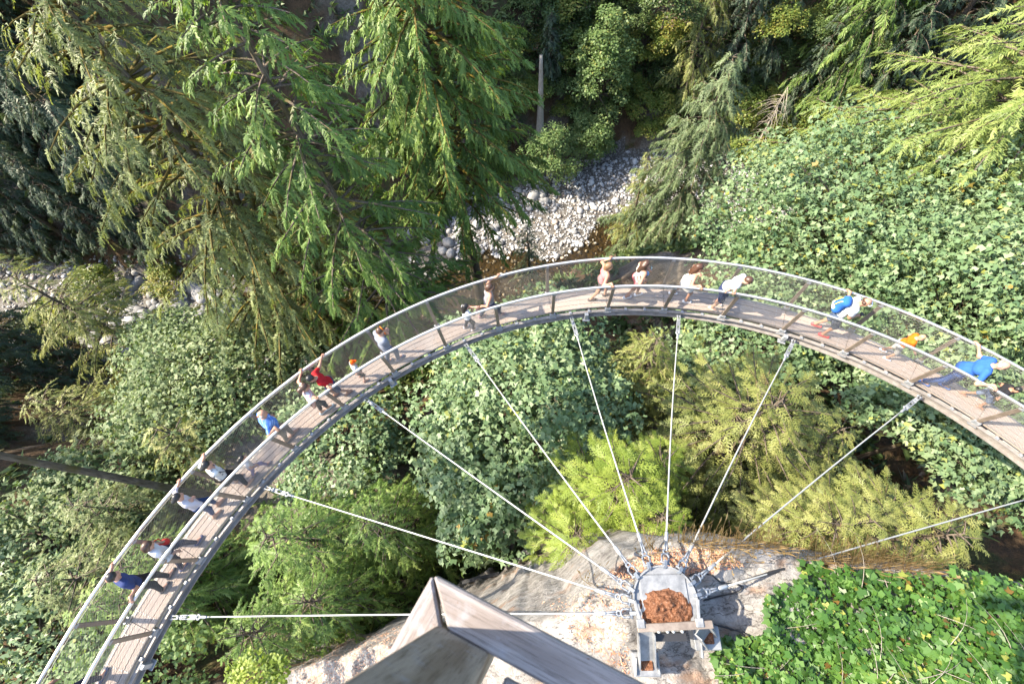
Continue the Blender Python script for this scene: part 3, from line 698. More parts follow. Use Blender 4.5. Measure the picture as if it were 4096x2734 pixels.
la = O_ + inn * W_ / 2 - [0, 0, .0235]
wood('rail_board', la, la + dL * 2.6, W_, .045, MAT['wood_grey'], cutA=(.002, .094))
pb = O_ + nR * (W_ + .075) + dR * (W_ * .62 + .075)
wood('corner_post', pb - [0, 0, .72], pb + [0, 0, 1.15], .145, .15, MAT['wood_brown'], up=tuple(nR))
ib = O_ + nR * (W_ + .022 + .065) + dR * .26 + np.array([0, 0, .012])
wood('inner_board', ib, ib + dR * 1.7, .13, .04, MAT['wood_grey'])
for q in (0.55, 1.6):
    sp = O_ + nR * (W_ / 2) + dR * (q + 1.0)
    wood('baluster', sp - [0, 0, .8], sp - [0, 0, .05], .04, .04, MAT['wood_grey'], up=tuple(nR))
fl = O_ + nR * 1.75 + dR * .5
for q in range(4):
    f0 = fl + nR * (.15 * q) - [0, 0, .88]; wood('floor_board', f0 - dR * .4, f0 + dR * .9, .14, .04, MAT['wood_grey'])
m = MB().tube([fl + nR * .5 + dR * .0 - [0, 0, .9] - np.array(railing.location), np.array([*(fl + nR * .5 + dR * .0)[:2], 2.0]) - np.array(railing.location)], .12, 10); m.build('platform_stilt', MAT['wood_brown'], railing)
for q in (.5, .95, 1.5):
    c = O_ + nR * .05 + dR * q
    MB().tube([c - [0, 0, .004] - np.array(railing.location), c + [0, 0, .003] - np.array(railing.location)], .006, 10).build('screw_head', MAT['galv'], railing)

# ------------------------------------------------------------------ foliage templates
def kite(b, d, L, w, up=0.0):
    """Four corners of a narrow leaf blade from b along unit d."""
    b = np.asarray(b, float); d = np.asarray(d, float) / np.linalg.norm(d); s = np.array([-d[1], d[0], 0]); s /= np.linalg.norm(s) + 1e-9
    return [b, b + d * L * .45 - s * w + [0, 0, up], b + d * L, b + d * L * .45 + s * w + [0, 0, up]]
def blade(b, d, L, w):
    b = np.asarray(b, float); d = np.asarray(d, float) / np.linalg.norm(d); s = np.array([-d[1], d[0], 0]); s /= np.linalg.norm(s) + 1e-9
    return [b - s * w, b + s * w, b + d * L]
def plume(n=22, L=.26, w=.03, droop=.3, a0=70, a1=30, seed=0, lift=.25, tip=.3):
    """Shaggy bough tip: short blades along a drooping axis."""
    r = np.random.default_rng(seed); V = []
    for i in range(n):
        s = (i + r.random()) / n; P = np.array([s, .05 * math.sin(6 * s + seed), -droop * s * s]); sd = 1 if i % 2 else -1
        ang = math.radians(a0 + (a1 - a0) * s + r.uniform(-16, 16)); d = np.array([math.cos(ang), sd * math.sin(ang), r.normal(-.12, lift) - 2 * droop * s * .5])
        V += blade(P, d, L * (1.15 - .55 * s) * r.uniform(.6, 1.3), w * r.uniform(.8, 1.25))
    V += blade([.7, 0, -droop * .5], [1, 0, -droop * 1.6], tip, w); V = np.array(V); return V, np.arange(len(V)).reshape(-1, 3)
def fan(n=5, twig=.42, w=.022, droop=.16, sub=4, seed=0):
    """Flat lacy frond: side twigs that carry short blades."""
    r = np.random.default_rng(seed); V = []
    for i in range(n):
        s = .08 + .85 * i / n
        for sd in (-1, 1):
            ang = math.radians(55 - 22 * s + r.uniform(-8, 8)); L = twig * (1 - .7 * s) * r.uniform(.8, 1.15); d = np.array([math.cos(ang), sd * math.sin(ang), -droop * s - .1 + r.normal(0, .08)]); b = np.array([s, 0, -droop * s * s])
            for k in range(sub):
                u = (k + .3) / sub; an = math.radians(36) * (1 if k % 2 else -1); d2 = np.array([d[0] * math.cos(an) - d[1] * math.sin(an), d[0] * math.sin(an) + d[1] * math.cos(an), d[2] - .06]); V += blade(b + d * L * u, d2, L * .5 * (1.1 - .5 * u), w)
            V += blade(b, d, L * 1.05, w * .8)
    V += blade([.6, 0, -droop * .36], [1, 0, -droop], .42, w * 1.2); V += blade([0, 0, 0], [1, 0, -droop * .4], .9, w * .5); V = np.array(V); return V, np.arange(len(V)).reshape(-1, 3)
T_HEM = [plume(19, .25, .034, .32, 68, 30, s) for s in range(5)]
T_CED = [plume(16, .27, .048, .15, 50, 22, s + 10, .2, .34) for s in range(5)]
T_LIME = [fan(5, .44, .030, .14, 3, s + 20) for s in range(4)]
T_FAR = [plume(12, .36, .06, .3, 66, 34, s + 40) for s in range(4)]

def unit(v): return v / (np.linalg.norm(v, axis=-1, keepdims=True) + 1e-12)
def stamp(tmpls, pos, X, Zr, scale, tint, r):
    """Stamp random templates at pos with axis X and approximate normal Zr."""
    Vo, Fo, To, off = [], [], [], 0
    which = r.integers(0, len(tmpls), len(pos)); X = unit(X); Y = unit(np.cross(Zr, X)); Z = np.cross(X, Y)
    for q, (V, F) in enumerate(tmpls):
        m = which == q; n = m.sum()
        if not n: continue
        P = pos[m][:, None] + scale[m][:, None, None] * (V[None, :, :1] * X[m][:, None] + V[None, :, 1:2] * Y[m][:, None] + V[None, :, 2:] * Z[m][:, None])
        Vo.append(P.reshape(-1, 3)); Fo.append((F[None] + (np.arange(n) * len(V))[:, None, None]).reshape(-1, F.shape[1]) + off)
        To.append(np.repeat(tint[m], len(V))); off += n * len(V)
    return np.concatenate(Vo), np.concatenate(Fo), np.concatenate(To)

def limb_tubes(P, r0, sides=3):
    """P (n,m,3) polylines with base radius r0 (n,) -> one mesh."""
    n, m, _ = P.shape; T = unit(np.gradient(P, axis=1)); ref = np.array([.03, .05, 1.0]); S = unit(np.cross(T, ref)); Wv = np.cross(T, S)
    rr = r0[:, None] * np.linspace(1, .25, m)[None]; ang = np.arange(sides) * 2 * math.pi / sides
    V = P[:, :, None] + rr[..., None, None] * (np.cos(ang)[None, None, :, None] * S[:, :, None] + np.sin(ang)[None, None, :, None] * Wv[:, :, None])
    idx = np.arange(n * m * sides).reshape(n, m, sides); nx_ = np.roll(idx, -1, axis=2)
    F = np.stack([idx[:, :-1], nx_[:, :-1], nx_[:, 1:], idx[:, 1:]], -1).reshape(-1, 4); return V.reshape(-1, 3), F

def trunk_mesh(h, r0, lean=(0, 0), seed=0, sides=10, top=.06, flare=1.5):
    r = np.random.default_rng(seed); n = 12; t = np.linspace(0, 1, n); wob = np.cumsum(r.normal(0, .012 * h / 10, (n, 2)), 0) * t[:, None]
    P = np.stack([lean[0] * t + wob[:, 0], lean[1] * t + wob[:, 1], h * t - .6], -1)
    rr = r0 * ((1 - t) * (1 - top) + top) * (1 + (flare - 1) * np.exp(-t * 14)); return P, rr

def conifer(name, label, x, y, zt, R, zb=None, cb=.3, nl=120, mat='hemlock', tm=None, fs=.9, fpl=8, droop=.35, rise=.12, hang=.3, seed=1, dead=.12, group=None, lean=(0, 0), limbmat='bark', power=.75, trunk_r=None, noisy=.25, az=None, up_t=1.0, smin=.22):
    r = np.random.default_rng(seed); tm = tm or T_HEM
    if zb is None: zb = float(ground_z(x, y))
    h = zt - zb; root = tag(empty(name, (x, y, zb)), label, 'tree', group)
    r0 = trunk_r or (.012 * h + .08); P, rr = trunk_mesh(h, r0, lean, seed)
    MB().tube(P, rr, 10).build('trunk', MAT['bark'], root, True)
    t = cb + (up_t - cb) * np.sort(r.random(nl)); u = (t - cb) / (1 - cb)
    ln = R * np.clip(1 - u, 0.02, 1) ** power * (.6 + .4 * np.clip(u / .18, 0, 1)) * (1 - noisy + 2 * noisy * r.random(nl)) + .12
    a = np.arange(nl) * 2.39996 + r.normal(0, .35, nl) if az is None else r.uniform(az[0], az[1], nl)
    ax = np.stack([np.interp(t, np.linspace(0, 1, 12), P[:, k]) for k in range(3)], -1)
    dirs = np.stack([np.cos(a), np.sin(a), np.zeros(nl)], -1); ds = ln / max(R, .1)
    m = 5; s = np.linspace(0, 1, m); sway = r.normal(0, .12, nl)
    side = np.stack([-dirs[:, 1], dirs[:, 0], np.zeros(nl)], -1)
    rs = rise * (.6 + .8 * r.random(nl)) + .5 * np.clip(u - .55, 0, 1); dr = droop * (.7 + .6 * r.random(nl)) * (1 - .45 * u)
    def curve(i, ss): return ax[i] + dirs[i] * (ln[i] * ss)[:, None] + side[i] * (sway[i] * ln[i] * ss ** 2)[:, None] + np.array([0, 0, 1.0]) * (ln[i] * (rs[i] * ss - dr[i] * ss ** 2))[:, None]
    LP = np.stack([curve(np.arange(nl), np.full(nl, q)) for q in s], 1)
    V, F = limb_tubes(LP, .010 * ln + .012 + .06 * r0)
    tag(link('limbs', mesh_np('limbs', V, F, True), MAT[limbmat], root), kind='stuff')
    nf = np.maximum(4, (fpl * ln * (.6 + .4 * ds) + 2).astype(int)); i = np.repeat(np.arange(nl), nf); k = len(i)
    ss = smin + (1.02 - smin) * r.random(k) ** .75; pos = curve(i, ss) + r.normal(0, .05 * fs, (k, 3))
    sd = np.where(r.random(k) < .5, -1, 1); ang = sd * np.radians(72 - 52 * ss ** 1.5 + r.normal(0, 14, k))
    ang = np.where(ss > .95, ang * .15, ang); c, sn = np.cos(ang), np.sin(ang)
    slope = rs[i] - 2 * dr[i] * ss
    X = dirs[i] * c[:, None] + side[i] * sn[:, None]; X[:, 2] += slope * .7 - hang * (.6 + .8 * r.random(k))
    Zr = np.array([0, 0, 1.0]) + r.normal(0, .33, (k, 3)) + dirs[i] * .15
    sc = fs * (.55 + .55 * r.random(k)) * (1.12 - .45 * ss) * (.75 + .25 * ds[i])
    tint = np.clip(r.normal(.52, .17, k) + r.normal(0, .1, nl)[i], .12, 1); dd = r.random(k) < dead * (1.4 - ss); tint[dd] = r.uniform(0, .08, dd.sum())
    V, F, T = stamp(tm, pos, X, Zr, sc, tint, r)
    tag(link('crown', mesh_np('crown', V, F, False, T), MAT[mat], root), kind='stuff')
    return root

def copy_tree(o, loc, rz, sc, label, group):
    c = o.copy(); COL.objects.link(c); c.location = loc; c.rotation_euler = (0, 0, rz); c.scale = (sc, sc, sc)
    if label: c['label'] = label
    if group: c['group'] = group
    for ch in o.children:
        d = ch.copy(); COL.objects.link(d); d.parent = c
    return c

# broad leaves
def poly_leaf(pts, bend=.18):
    P = np.array([(r_ * math.cos(math.radians(a)), r_ * math.sin(math.radians(a))) for a, r_ in pts]); P[:, 0] += .18
    V = np.column_stack([P, -bend * (P[:, 0] ** 2 + 1.6 * P[:, 1] ** 2)]); return V, np.arange(len(V))[None]
T_MAPLE = [poly_leaf([(180, .2), (-72, .8), (-30, .42), (0, 1.05), (30, .42), (72, .8)], .22), poly_leaf([(180, .2), (-62, .72), (-24, .4), (6, .95), (34, .42), (80, .78)], .35), poly_leaf([(180, .2), (-95, .5), (-50, .85), (-20, .45), (4, 1.0), (60, .8)], .3)]
T_LEAF = [(np.array(kite([0, 0, 0], [1, 0, -.1], 1.0, .34)), np.arange(4)[None]), (np.array(kite([0, 0, 0], [1, .2, -.25], .9, .3)), np.arange(4)[None])]
T_IVY = [poly_leaf([(180, .15), (-120, .42), (-62, .62), (-28, .42), (0, .85), (28, .42), (62, .62), (120, .42)], .2)]

def broadleaf(name, label, c, rad_, nclump, nleaf, size, mat='maple', tm=None, zb=None, seed=1, group=None, clump=.34, flat=.5, cat='tree', trunk=True, low=-.25, parts=0, cover=None, tilt=.6):
    r = np.random.default_rng(seed); tm = tm or T_MAPLE; c = np.asarray(c, float); R = np.asarray(rad_, float)
    if zb is None: zb = float(ground_z(c[0], c[1]))
    root = tag(empty(name, (c[0], c[1], zb)), label, cat, group); o = np.array([c[0], c[1], zb])
    g = r.normal(0, 1, (nclump * 4, 3)); g = unit(g); g = g[g[:, 2] > low][:nclump]
    cc = c + g * R * (.62 + .42 * r.random((len(g), 1))); rc = clump * R.mean() * (.6 + .7 * r.random(len(g)))
    if trunk:
        hgt = c[2] - zb; P, rr = trunk_mesh(max(hgt, 1.0), .010 * hgt + .07, (0, 0), seed, top=.35)
        MB().tube(P, rr, 9).build('trunk', MAT['bark'], root, True)
        s = np.linspace(0, 1, 6)[None, :, None]; st = np.array([0, 0, hgt * .75]) + r.normal(0, .1, (len(cc), 1, 3)); en = (cc - o)[:, None]
        mid = st * (1 - s) + en * s; mid[..., 2] += np.sin(s[..., 0] * math.pi) * .06 * R.mean()
        V, F = limb_tubes(mid, .02 * rc + .012 * R.mean() ); tag(link('limbs', mesh_np('limbs', V, F, True), MAT['bark'], root), kind='stuff')
    i = r.integers(0, len(cc), nleaf); d = unit(r.normal(0, 1, (nleaf, 3))); d[:, 2] = np.abs(d[:, 2]) * np.where(r.random(nleaf) < .85, 1, -.7)
    rr = rc[i] * (.55 + .5 * r.random(nleaf) ** .6)
    pos = cc[i] + d * rr[:, None] * np.array([1.1, 1.1, flat]) - o
    pos += .06 * rc[i][:, None] * np.sin(pos * 9 / size * .12)
    az = r.uniform(0, 2 * math.pi, nleaf); X = np.stack([np.cos(az), np.sin(az), np.full(nleaf, -.35)], -1) + d * .5
    Zr = np.array([0, 0, .9]) + d * .55 + r.normal(0, tilt, (nleaf, 3)); sc = size * (.55 + .7 * r.random(nleaf))
    ct = r.normal(0, .12, len(cc)); tint = np.clip(r.normal(.5, .17, nleaf) + ct[i], .03, .97); z = r.random(nleaf) < .012; tint[z] = 0.0
    z = r.random(nleaf) < .02; tint[z] = 1.0
    sel = slice(parts, None)
    V, F, T = stamp(tm, pos[sel], X[sel], Zr[sel], sc[sel], tint[sel], r)
    tag(link('crown', mesh_np('crown', V, F, False, T), MAT[mat], root), kind='stuff')
    if parts:
        lm = []
        for q in range(4):
            V0, F0 = tm[q % len(tm)]; lm.append(mesh_np('leaf', V0, F0, False, np.full(len(V0), .3 + .15 * q), [MAT[mat]]))
        Xu = unit(X[:parts]); Y = unit(np.cross(Zr[:parts], Xu)); Z = np.cross(Xu, Y)
        up = pos[:parts] + (d[:parts] * .05)
        for q in range(parts):
            lo = bpy.data.objects.new('leaf', lm[q % 4]); COL.objects.link(lo); lo.parent = root
            Mx = Matrix(((Xu[q][0], Y[q][0], Z[q][0], up[q][0]), (Xu[q][1], Y[q][1], Z[q][1], up[q][1]), (Xu[q][2], Y[q][2], Z[q][2], up[q][2]), (0, 0, 0, 1)))
            lo.matrix_local = Mx @ Matrix.Scale(sc[q], 4)
    return root

def on_ground(px, py, z0=-20, fn=None):
    z = z0
    for _ in range(25):
        p = at(px, py, z); z = .5 * z + .5 * float((fn or ground_z)(np.array(p[0]), np.array(p[1])))
    return at(px, py, z)

# ------------------------------------------------------------------ the large trees
def S(px, py, z): p = at(px, py, z); return p[0], p[1]
x, y = S(1500, 1470, -27)
conifer('hemlock_tree', 'huge drooping hemlock filling the upper left with mossy limbs', x, y, 7.0, 8.6, zb=-29, cb=.24, nl=250, mat='hemlock', fs=1.22, fpl=9, droop=.62, rise=.10, hang=.42, seed=11, dead=.24, limbmat='mossbark', trunk_r=.62, power=.62)
x, y = S(1760, 1530, -27)
conifer('cedar_tree', 'tall dark green cedar between the huge hemlock and the bright cedar', x, y, 7.5, 5.6, zb=-29, cb=.3, nl=200, mat='cedar', tm=T_CED, fs=.98, fpl=12.5, droop=.45, rise=.08, hang=.55, seed=12, dead=.1, limbmat='bark', trunk_r=.5, power=.6)
x, y = S(1935, 1240, -28)
conifer('cedar_tree', 'bright green cedar with orange mossy limbs in the upper middle', x, y, 9.0, 6.6, zb=-30, cb=.46, nl=240, mat='cedar', tm=T_CED, fs=1.0, fpl=12.5, droop=.42, rise=.10, hang=.6, seed=13, dead=.08, limbmat='mossbark', trunk_r=.58, power=.7)
x, y = S(2945, 190, -11)
conifer('hemlock_tree', 'slender nodding hemlock standing by the river right of the cobbles', x, y, -11, 7.6, cb=.06, nl=190, mat='bluegreen', fs=1.6, fpl=9, droop=.62, rise=.15, hang=.6, seed=14, dead=.08, power=.72)
x, y = S(2600, 610, -21)
conifer('hemlock_tree', 'small yellow green hemlock at the foot of the slender nodding one', x, y, -20.5, 3.0, cb=.1, nl=70, mat='golden', fs=.9, fpl=9, droop=.5, rise=.1, hang=.5, seed=15)
x, y = S(2108, 885, -14)
conifer('fir_tree', 'small dark spire shaped fir in front of the river water', x, y, -14, 1.7, cb=.35, nl=60, mat='bluegreen', fs=.7, fpl=9, droop=.4, rise=.05, hang=.35, seed=16, dead=.2)
x, y = S(4270, 330, -3)
conifer('hemlock_tree', 'wide hemlock sweeping in from the right edge above the maples', x, y, 2.0, 10.5, cb=.3, nl=210, mat='spring', fs=1.4, fpl=6, droop=.38, rise=.16, hang=.28, seed=17, dead=.06, power=.6)
x, y = S(-60, 1060, -10)
conifer('hemlock_tree', 'sunlit yellow green hemlock at the left edge below the dark forest', x, y, -9, 6.0, cb=.2, nl=150, mat='golden', fs=1.1, fpl=7.5, droop=.4, rise=.12, hang=.3, seed=18, power=.7)
x, y = S(2540, 1880, .3)
conifer('cedar_tree', 'lime green young cedar just below the rock edge under the cables', x, y, .3, 2.4, zb=-15, cb=.35, nl=130, mat='lime', tm=T_LIME, fs=.7, fpl=8, droop=.3, rise=.38, hang=.1, seed=19, dead=.03, power=.55)
x, y = S(3120, 1610, -3.0)
conifer('cedar_tree', 'golden green cedar under the right part of the walkway', x, y, -2.0, 4.8, cb=.3, nl=170, mat='golden', tm=T_LIME, fs=.85, fpl=5.2, droop=.3, rise=.25, hang=.22, seed=20, dead=.06, power=.55)
x, y = S(2640, 1350, -5)
conifer('hemlock_tree', 'yellow green hemlock right behind the upright stay cable', x, y, -4.5, 2.5, cb=.25, nl=100, mat='golden', tm=T_HEM, fs=.75, fpl=9, droop=.35, rise=.1, hang=.3, seed=21, power=.6)
YOUNG = {}
for q, (px, py, zt, R, mt, lb, sd) in enumerate([
        (1010, 2130, -4.5, 3.6, 'cedar', 'soft green cedar left of the railing below the lowest left cable', 22),
        (1430, 2080, -6, 3.2, 'cedar', 'soft green cedar under the second stay cable beside the dark ferns', 23),
        (560, 1690, -10, 4.2, 'golden', 'feathery yellow green hemlock beyond the left end of the walkway', 24),
        (230, 2010, -9, 3.6, 'hemlock', 'olive hemlock left of the walkway below the bare leaning trunk', 25),
        (250, 2430, -6, 3.0, 'cedar', 'green cedar in the lower left corner outside the walkway', 26),
        (880, 2560, -5.5, 2.8, 'cedar', 'low green cedar beside the litter ledge at the bottom left', 27),
        (2330, 2130, -.6, 1.7, 'lime', 'smaller lime green cedar left of the lime one under the cables', 40),
        (2690, 2060, .2, 1.5, 'lime', 'small lime green cedar touching the upright stay cable near the rock', 41),
        (2700, 1800, -2.0, 1.6, 'lime', 'lime green cedar tip between the upright cable and the golden cedar', 42),
        (3420, 1700, -4.0, 2.6, 'golden', 'golden cedar right of the larger golden one', 43),
        (60, 1580, -14, 4.2, 'golden', 'yellow green hemlock low at the left edge above the bare trunk', 44),
        (250, 1760, -13, 3.6, 'hemlock', 'olive hemlock just above the bare trunk at the left', 45),
        (420, 2260, -7.5, 3.4, 'cedar', 'green cedar beside the man in navy outside the walkway', 46),
        (60, 2330, -7, 3.6, 'hemlock', 'olive hemlock at the left edge below the bare trunk', 47),
        (1150, 2420, -5.5, 2.6, 'cedar', 'soft green cedar touching the lowest left cable', 48),
        (3560, 2080, .8, 1.5, 'golden', 'bushy golden young cedar beyond the dry grass', 28),
        (3960, 2130, 1.2, 1.7, 'golden', 'bushy young cedar above the ivy at the right edge', 29),
        (3760, 2010, -.5, 1.9, 'golden', 'bushy golden young cedar between two others above the ivy', 34),
        (1760, 1420, -14, 2.4, 'golden', 'yellow green hemlock seen through the wire mesh behind the white shirted girl', 30),
        (2250, 1280, -16, 2.8, 'cedar', 'bushy green cedar seen through the mesh left of the woman in pink', 31),
        (680, 1430, -15, 2.6, 'golden', 'pointed yellow green hemlock beside the grey boulders', 32),
        (2350, 1560, -9, 2.2, 'bluegreen', 'blue green young fir on the right of the central maple', 33)]):
    x, y = S(px, py, zt); near = mt == 'lime' or zt > -1; key = (near, q % 3); R0 = 2.0 if near else 3.2; H0 = 10.0 if near else 14.0; sc_ = R / R0
    if key not in YOUNG:
        o = conifer('young_conifer', lb, x, y, zt, R0, zb=zt - H0, cb=.25, nl=85 if near else 105, mat=mt, tm=T_LIME if near else T_HEM, fs=.66 if near else .95, fpl=7, droop=.3, rise=.3 if near else .16, hang=.22, seed=sd, dead=.05, power=.6)
        YOUNG[key] = o
        o.scale = (sc_, sc_, sc_ * rng.uniform(.95, 1.1)); o.location.z = zt - H0 * o.scale[2]
    else:
        o = copy_tree(YOUNG[key], (x, y, zt - H0 * sc_), rng.uniform(0, 6.28), sc_, lb, None)
        for ch in o.children:
            if ch.name.startswith('crown'): ch.material_slots[0].link = 'OBJECT'; ch.material_slots[0].material = MAT[mt]
# bare lower trunk of a tree whose crown is out of the picture on the left
x, y = S(640, 1945, -10)
conifer('fir_tree', 'bare brown trunk leaning in from the left edge towards the walkway', x, y, 11, 3.5, zb=-16, cb=.75, nl=60, mat='hemlock', fs=1, fpl=6, seed=35, trunk_r=.22)
# grey snag and dead tree on the far bank
x, y = S(2160, 560, -34)
sn = tag(empty('snag', (x, y, float(ground_z(x, y)))), 'brown broken snag trunk on the far bank', 'dead tree')
P, rr = trunk_mesh(11, .55, (.3, .6), 5, top=.35); MB().tube(P, rr, 10).build('trunk', MAT['palebark'], sn, True)
x, y = S(2205, 60, -20)
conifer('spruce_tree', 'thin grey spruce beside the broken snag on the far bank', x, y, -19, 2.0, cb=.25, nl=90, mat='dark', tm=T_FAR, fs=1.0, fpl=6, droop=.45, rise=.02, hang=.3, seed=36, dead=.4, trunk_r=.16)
x, y = S(3130, 380, -27)
dt = tag(empty('dead_tree', (x, y, float(ground_z(x, y)))), 'grey dead conifer with bare drooping branches on the far bank', 'dead tree')
P, rr = trunk_mesh(12, .2, (.5, .3), 6, top=.1); MB().tube(P, rr, 8).build('trunk', MAT['palebark'], dt, True)
n = 70; t = rng.uniform(.25, 1, n); a = rng.uniform(0, 6.28, n); L = rng.uniform(1.0, 3.4, n); s = np.linspace(0, 1, 5)
b = np.stack([np.interp(t, np.linspace(0, 1, 12), P[:, k]) for k in range(3)], -1)
LP = b[:, None] + L[:, None, None] * np.stack([np.cos(a)[:, None] * s, np.sin(a)[:, None] * s, -.75 * s[None] ** 2 * np.ones((n, 1))], -1)
V, F = limb_tubes(LP, np.full(n, .035)); link('branches', mesh_np('branches', V, F, True), MAT['palebark'], dt)
# sunlit conifers on the far bank
x, y, _ = on_ground(2735, 350, -28)
conifer('spruce_tree', 'sunlit yellow green spruce at the top of the picture', x, y, _ + 17, 4.2, cb=.05, nl=120, mat='golden', tm=T_HEM, fs=1.3, fpl=5.5, droop=.5, rise=.05, hang=.6, seed=37, power=.5)
x, y, _ = on_ground(3300, 380, -28)
conifer('cedar_tree', 'broad green cedar curtain on the far bank right of the dead tree', x, y, _ + 20, 6.0, cb=.02, nl=190, mat='cedar', tm=T_CED, fs=1.5, fpl=5, droop=.5, rise=.05, hang=1.0, seed=38, power=.4)

# ------------------------------------------------------------------ maples and alders
c = at(2120, 1640, -8.0)
broadleaf('maple_tree', 'large leafy maple in the middle below the walkway', c, (4.0, 4.3, 3.4), 80, 18000, .185, seed=51, parts=150, clump=.36)
c = at(1950, 2030, -9.0)
broadleaf('maple_tree', 'small shaded blue green maple above the dark ferns', c, (1.9, 1.9, 2.4), 26, 3200, .21, seed=57, clump=.36)
c = at(3480, 945, -9.0)
broadleaf('maple_tree', 'broad pale green maple spreading behind the right half of the walkway', c, (8.0, 6.5, 5.0), 190, 33000, .185, mat='maple', seed=52, parts=80, clump=.26)
c = at(3900, 1250, -7.5)
broadleaf('maple_tree', 'dense maple at the right edge behind the man in blue', c, (5.0, 5.0, 4.5), 110, 19000, .185, seed=53, clump=.3)
c = at(3830, 1700, -7.5)
broadleaf('maple_tree', 'shaded maple hanging below the walkway at the right', c, (3.6, 3.0, 3.0), 50, 9000, .19, seed=54, clump=.33)
c = at(3000, 1370, -10)
broadleaf('maple_tree', 'dark green maple directly below the right walkway beam', c, (4.0, 3.0, 3.0), 50, 9000, .19, seed=58, clump=.33)
c = at(900, 1560, -16)
broadleaf('maple_tree', 'pale whitish green maple beyond the walkway on the left', c, (6.5, 5.5, 4.5), 110, 15000, .2, mat='maple_pale', seed=55, clump=.27)
c = at(740, 1400, -20)
broadleaf('maple_tree', 'pale maple top standing in front of the dark river pool', c, (3.0, 2.6, 4.0), 40, 5500, .2, mat='maple_pale', seed=59, clump=.36)
c = at(330, 2150, -15)
broadleaf('maple_tree', 'maple in deep foliage left of the man in navy', c, (5.5, 4.5, 4.0), 70, 9500, .19, mat='maple_pale', seed=56, clump=.3)
c = at(120, 2600, -13)
broadleaf('maple_tree', 'maple in the bottom left corner', c, (4.5, 4.0, 3.5), 50, 7000, .19, mat='maple', seed=60, clump=.3)
c = at(1380, 1760, -13)
broadleaf('maple_tree', 'shaded maple under the left curve of the walkway', c, (3.5, 3.0, 2.6), 46, 6500, .185, mat='maple', seed=61, clump=.33)
c = at(560, 2680, -5.0)
broadleaf('shrub', 'leafy shrub below the walkway at the bottom left', c, (2.2, 1.6, 1.8), 20, 2200, .16, mat='alder', tm=T_LEAF, seed=62, cat='shrub', trunk=False)
c = at(1040, 2690, -4.2)
broadleaf('shrub', 'bright green shrub at the bottom edge beside the litter ledge', c, (1.0, .6, .8), 12, 1300, .13, mat='lime', tm=T_LEAF, seed=63, cat='shrub', trunk=False, zb=-6.5)
c = at(2400, 330, -27.5)
broadleaf('alder_tree', 'tall airy alder on the far bank behind the cobbles', c, (3.3, 2.8, 8.0), 75, 13000, .34, mat='alder', tm=T_LEAF, seed=64, clump=.26, flat=.8, low=-.9)
c = at(2200, 640, -33)
broadleaf('alder_tree', 'rounded green alder bush at the edge of the boulders', c, (3.4, 2.6, 3.8), 40, 8000, .3, mat='alder', tm=T_LEAF, seed=65, clump=.34, flat=.8, low=-.6)
c = at(2360, 560, -34.0)
broadleaf('alder_tree', 'pale yellow green alder bush above the cobble bar', c, (3.4, 2.4, 3.2), 40, 7500, .3, mat='alder', tm=T_LEAF, seed=66, clump=.34, flat=.8, low=-.6)
SH = [(2590, 560, 2.2, 'yellow green shrub beside the alder above the cobbles'), (2990, 640, 3.0, 'green shrub right of the nodding hemlock'), (3060, 540, 2.4, 'reddish tinged shrub on the far bank'), (3200, 560, 2.8, 'shrub with bare twigs on the right far bank'),
      (3420, 450, 2.8, 'sparse yellow shrub above the big maple'), (1960, 640, 2.2, 'green shrub behind the bright cedar'), (2650, 470, 2.4, 'dark shrub behind the nodding hemlock'), (3330, 610, 2.6, 'yellow shrub at the top of the big maple'), (430, 1180, 2.6, 'brownish shrub above the left boulders'), (250, 1310, 2.6, 'dull shrub at the left end of the boulders'), (700, 1150, 2.2, 'dark shrub over the grey boulders'),
      (2280, 250, 2.6, 'shrub high on the far slope left of the alder top'), (2560, 220, 2.6, 'shrub high on the far slope right of the alder top'), (2080, 420, 2.4, 'shrub beside the broken snag'), (2300, 90, 2.8, 'dark shrub at the top edge above the alder'), (2450, 40, 2.8, 'shrub at the top edge right of the thin spruce'), (2950, 480, 2.6, 'shrub under the dead conifer'), (3080, 660, 2.2, 'low shrub at the right end of the cobbles'), (2020, 260, 2.6, 'shrub behind the bright cedar near the top')]
SHP = []
for k, (px, py, R, lb) in enumerate(SH):
    g = on_ground(px, py, -34)
    if k < 4:
        o = broadleaf('shrub', lb, g + [0, 0, 1.5], (2.5, 2.1, 2.0), 30, 3600, .27, mat='shrub', tm=T_LEAF, zb=g[2], seed=70 + k, group='shrubs on the river banks', cat='shrub', clump=.36, flat=.8, low=-.3); SHP.append(o); o.scale = (R / 2.5,) * 3
    else: copy_tree(SHP[k % 4], tuple(g), k * 1.3, R / 2.5 * 1.1, lb, 'shrubs on the river banks')

rb = np.random.default_rng(44); kk = 0
for py in range(10, 470, 85):
    for px in range(2030, 3560, 120):
        if rb.random() < .25: continue
        g = on_ground(px + rb.uniform(-50, 50), py + rb.uniform(-35, 35), -28)
        if river_d(g[0], g[1]) < np.interp(g[0], RX, RW) + 1.5: continue
        o = copy_tree(SHP[kk % 4], tuple(g), rb.uniform(0, 6.28), rb.uniform(.6, 1.05), 'dense bush on the shaded far slope above the river', 'bushes on the far slope'); kk += 1
        if rb.random() < .6:
            for ch in o.children:
                if ch.name.startswith('crown'): ch.material_slots[0].link = 'OBJECT'; ch.material_slots[0].material = MAT['under']

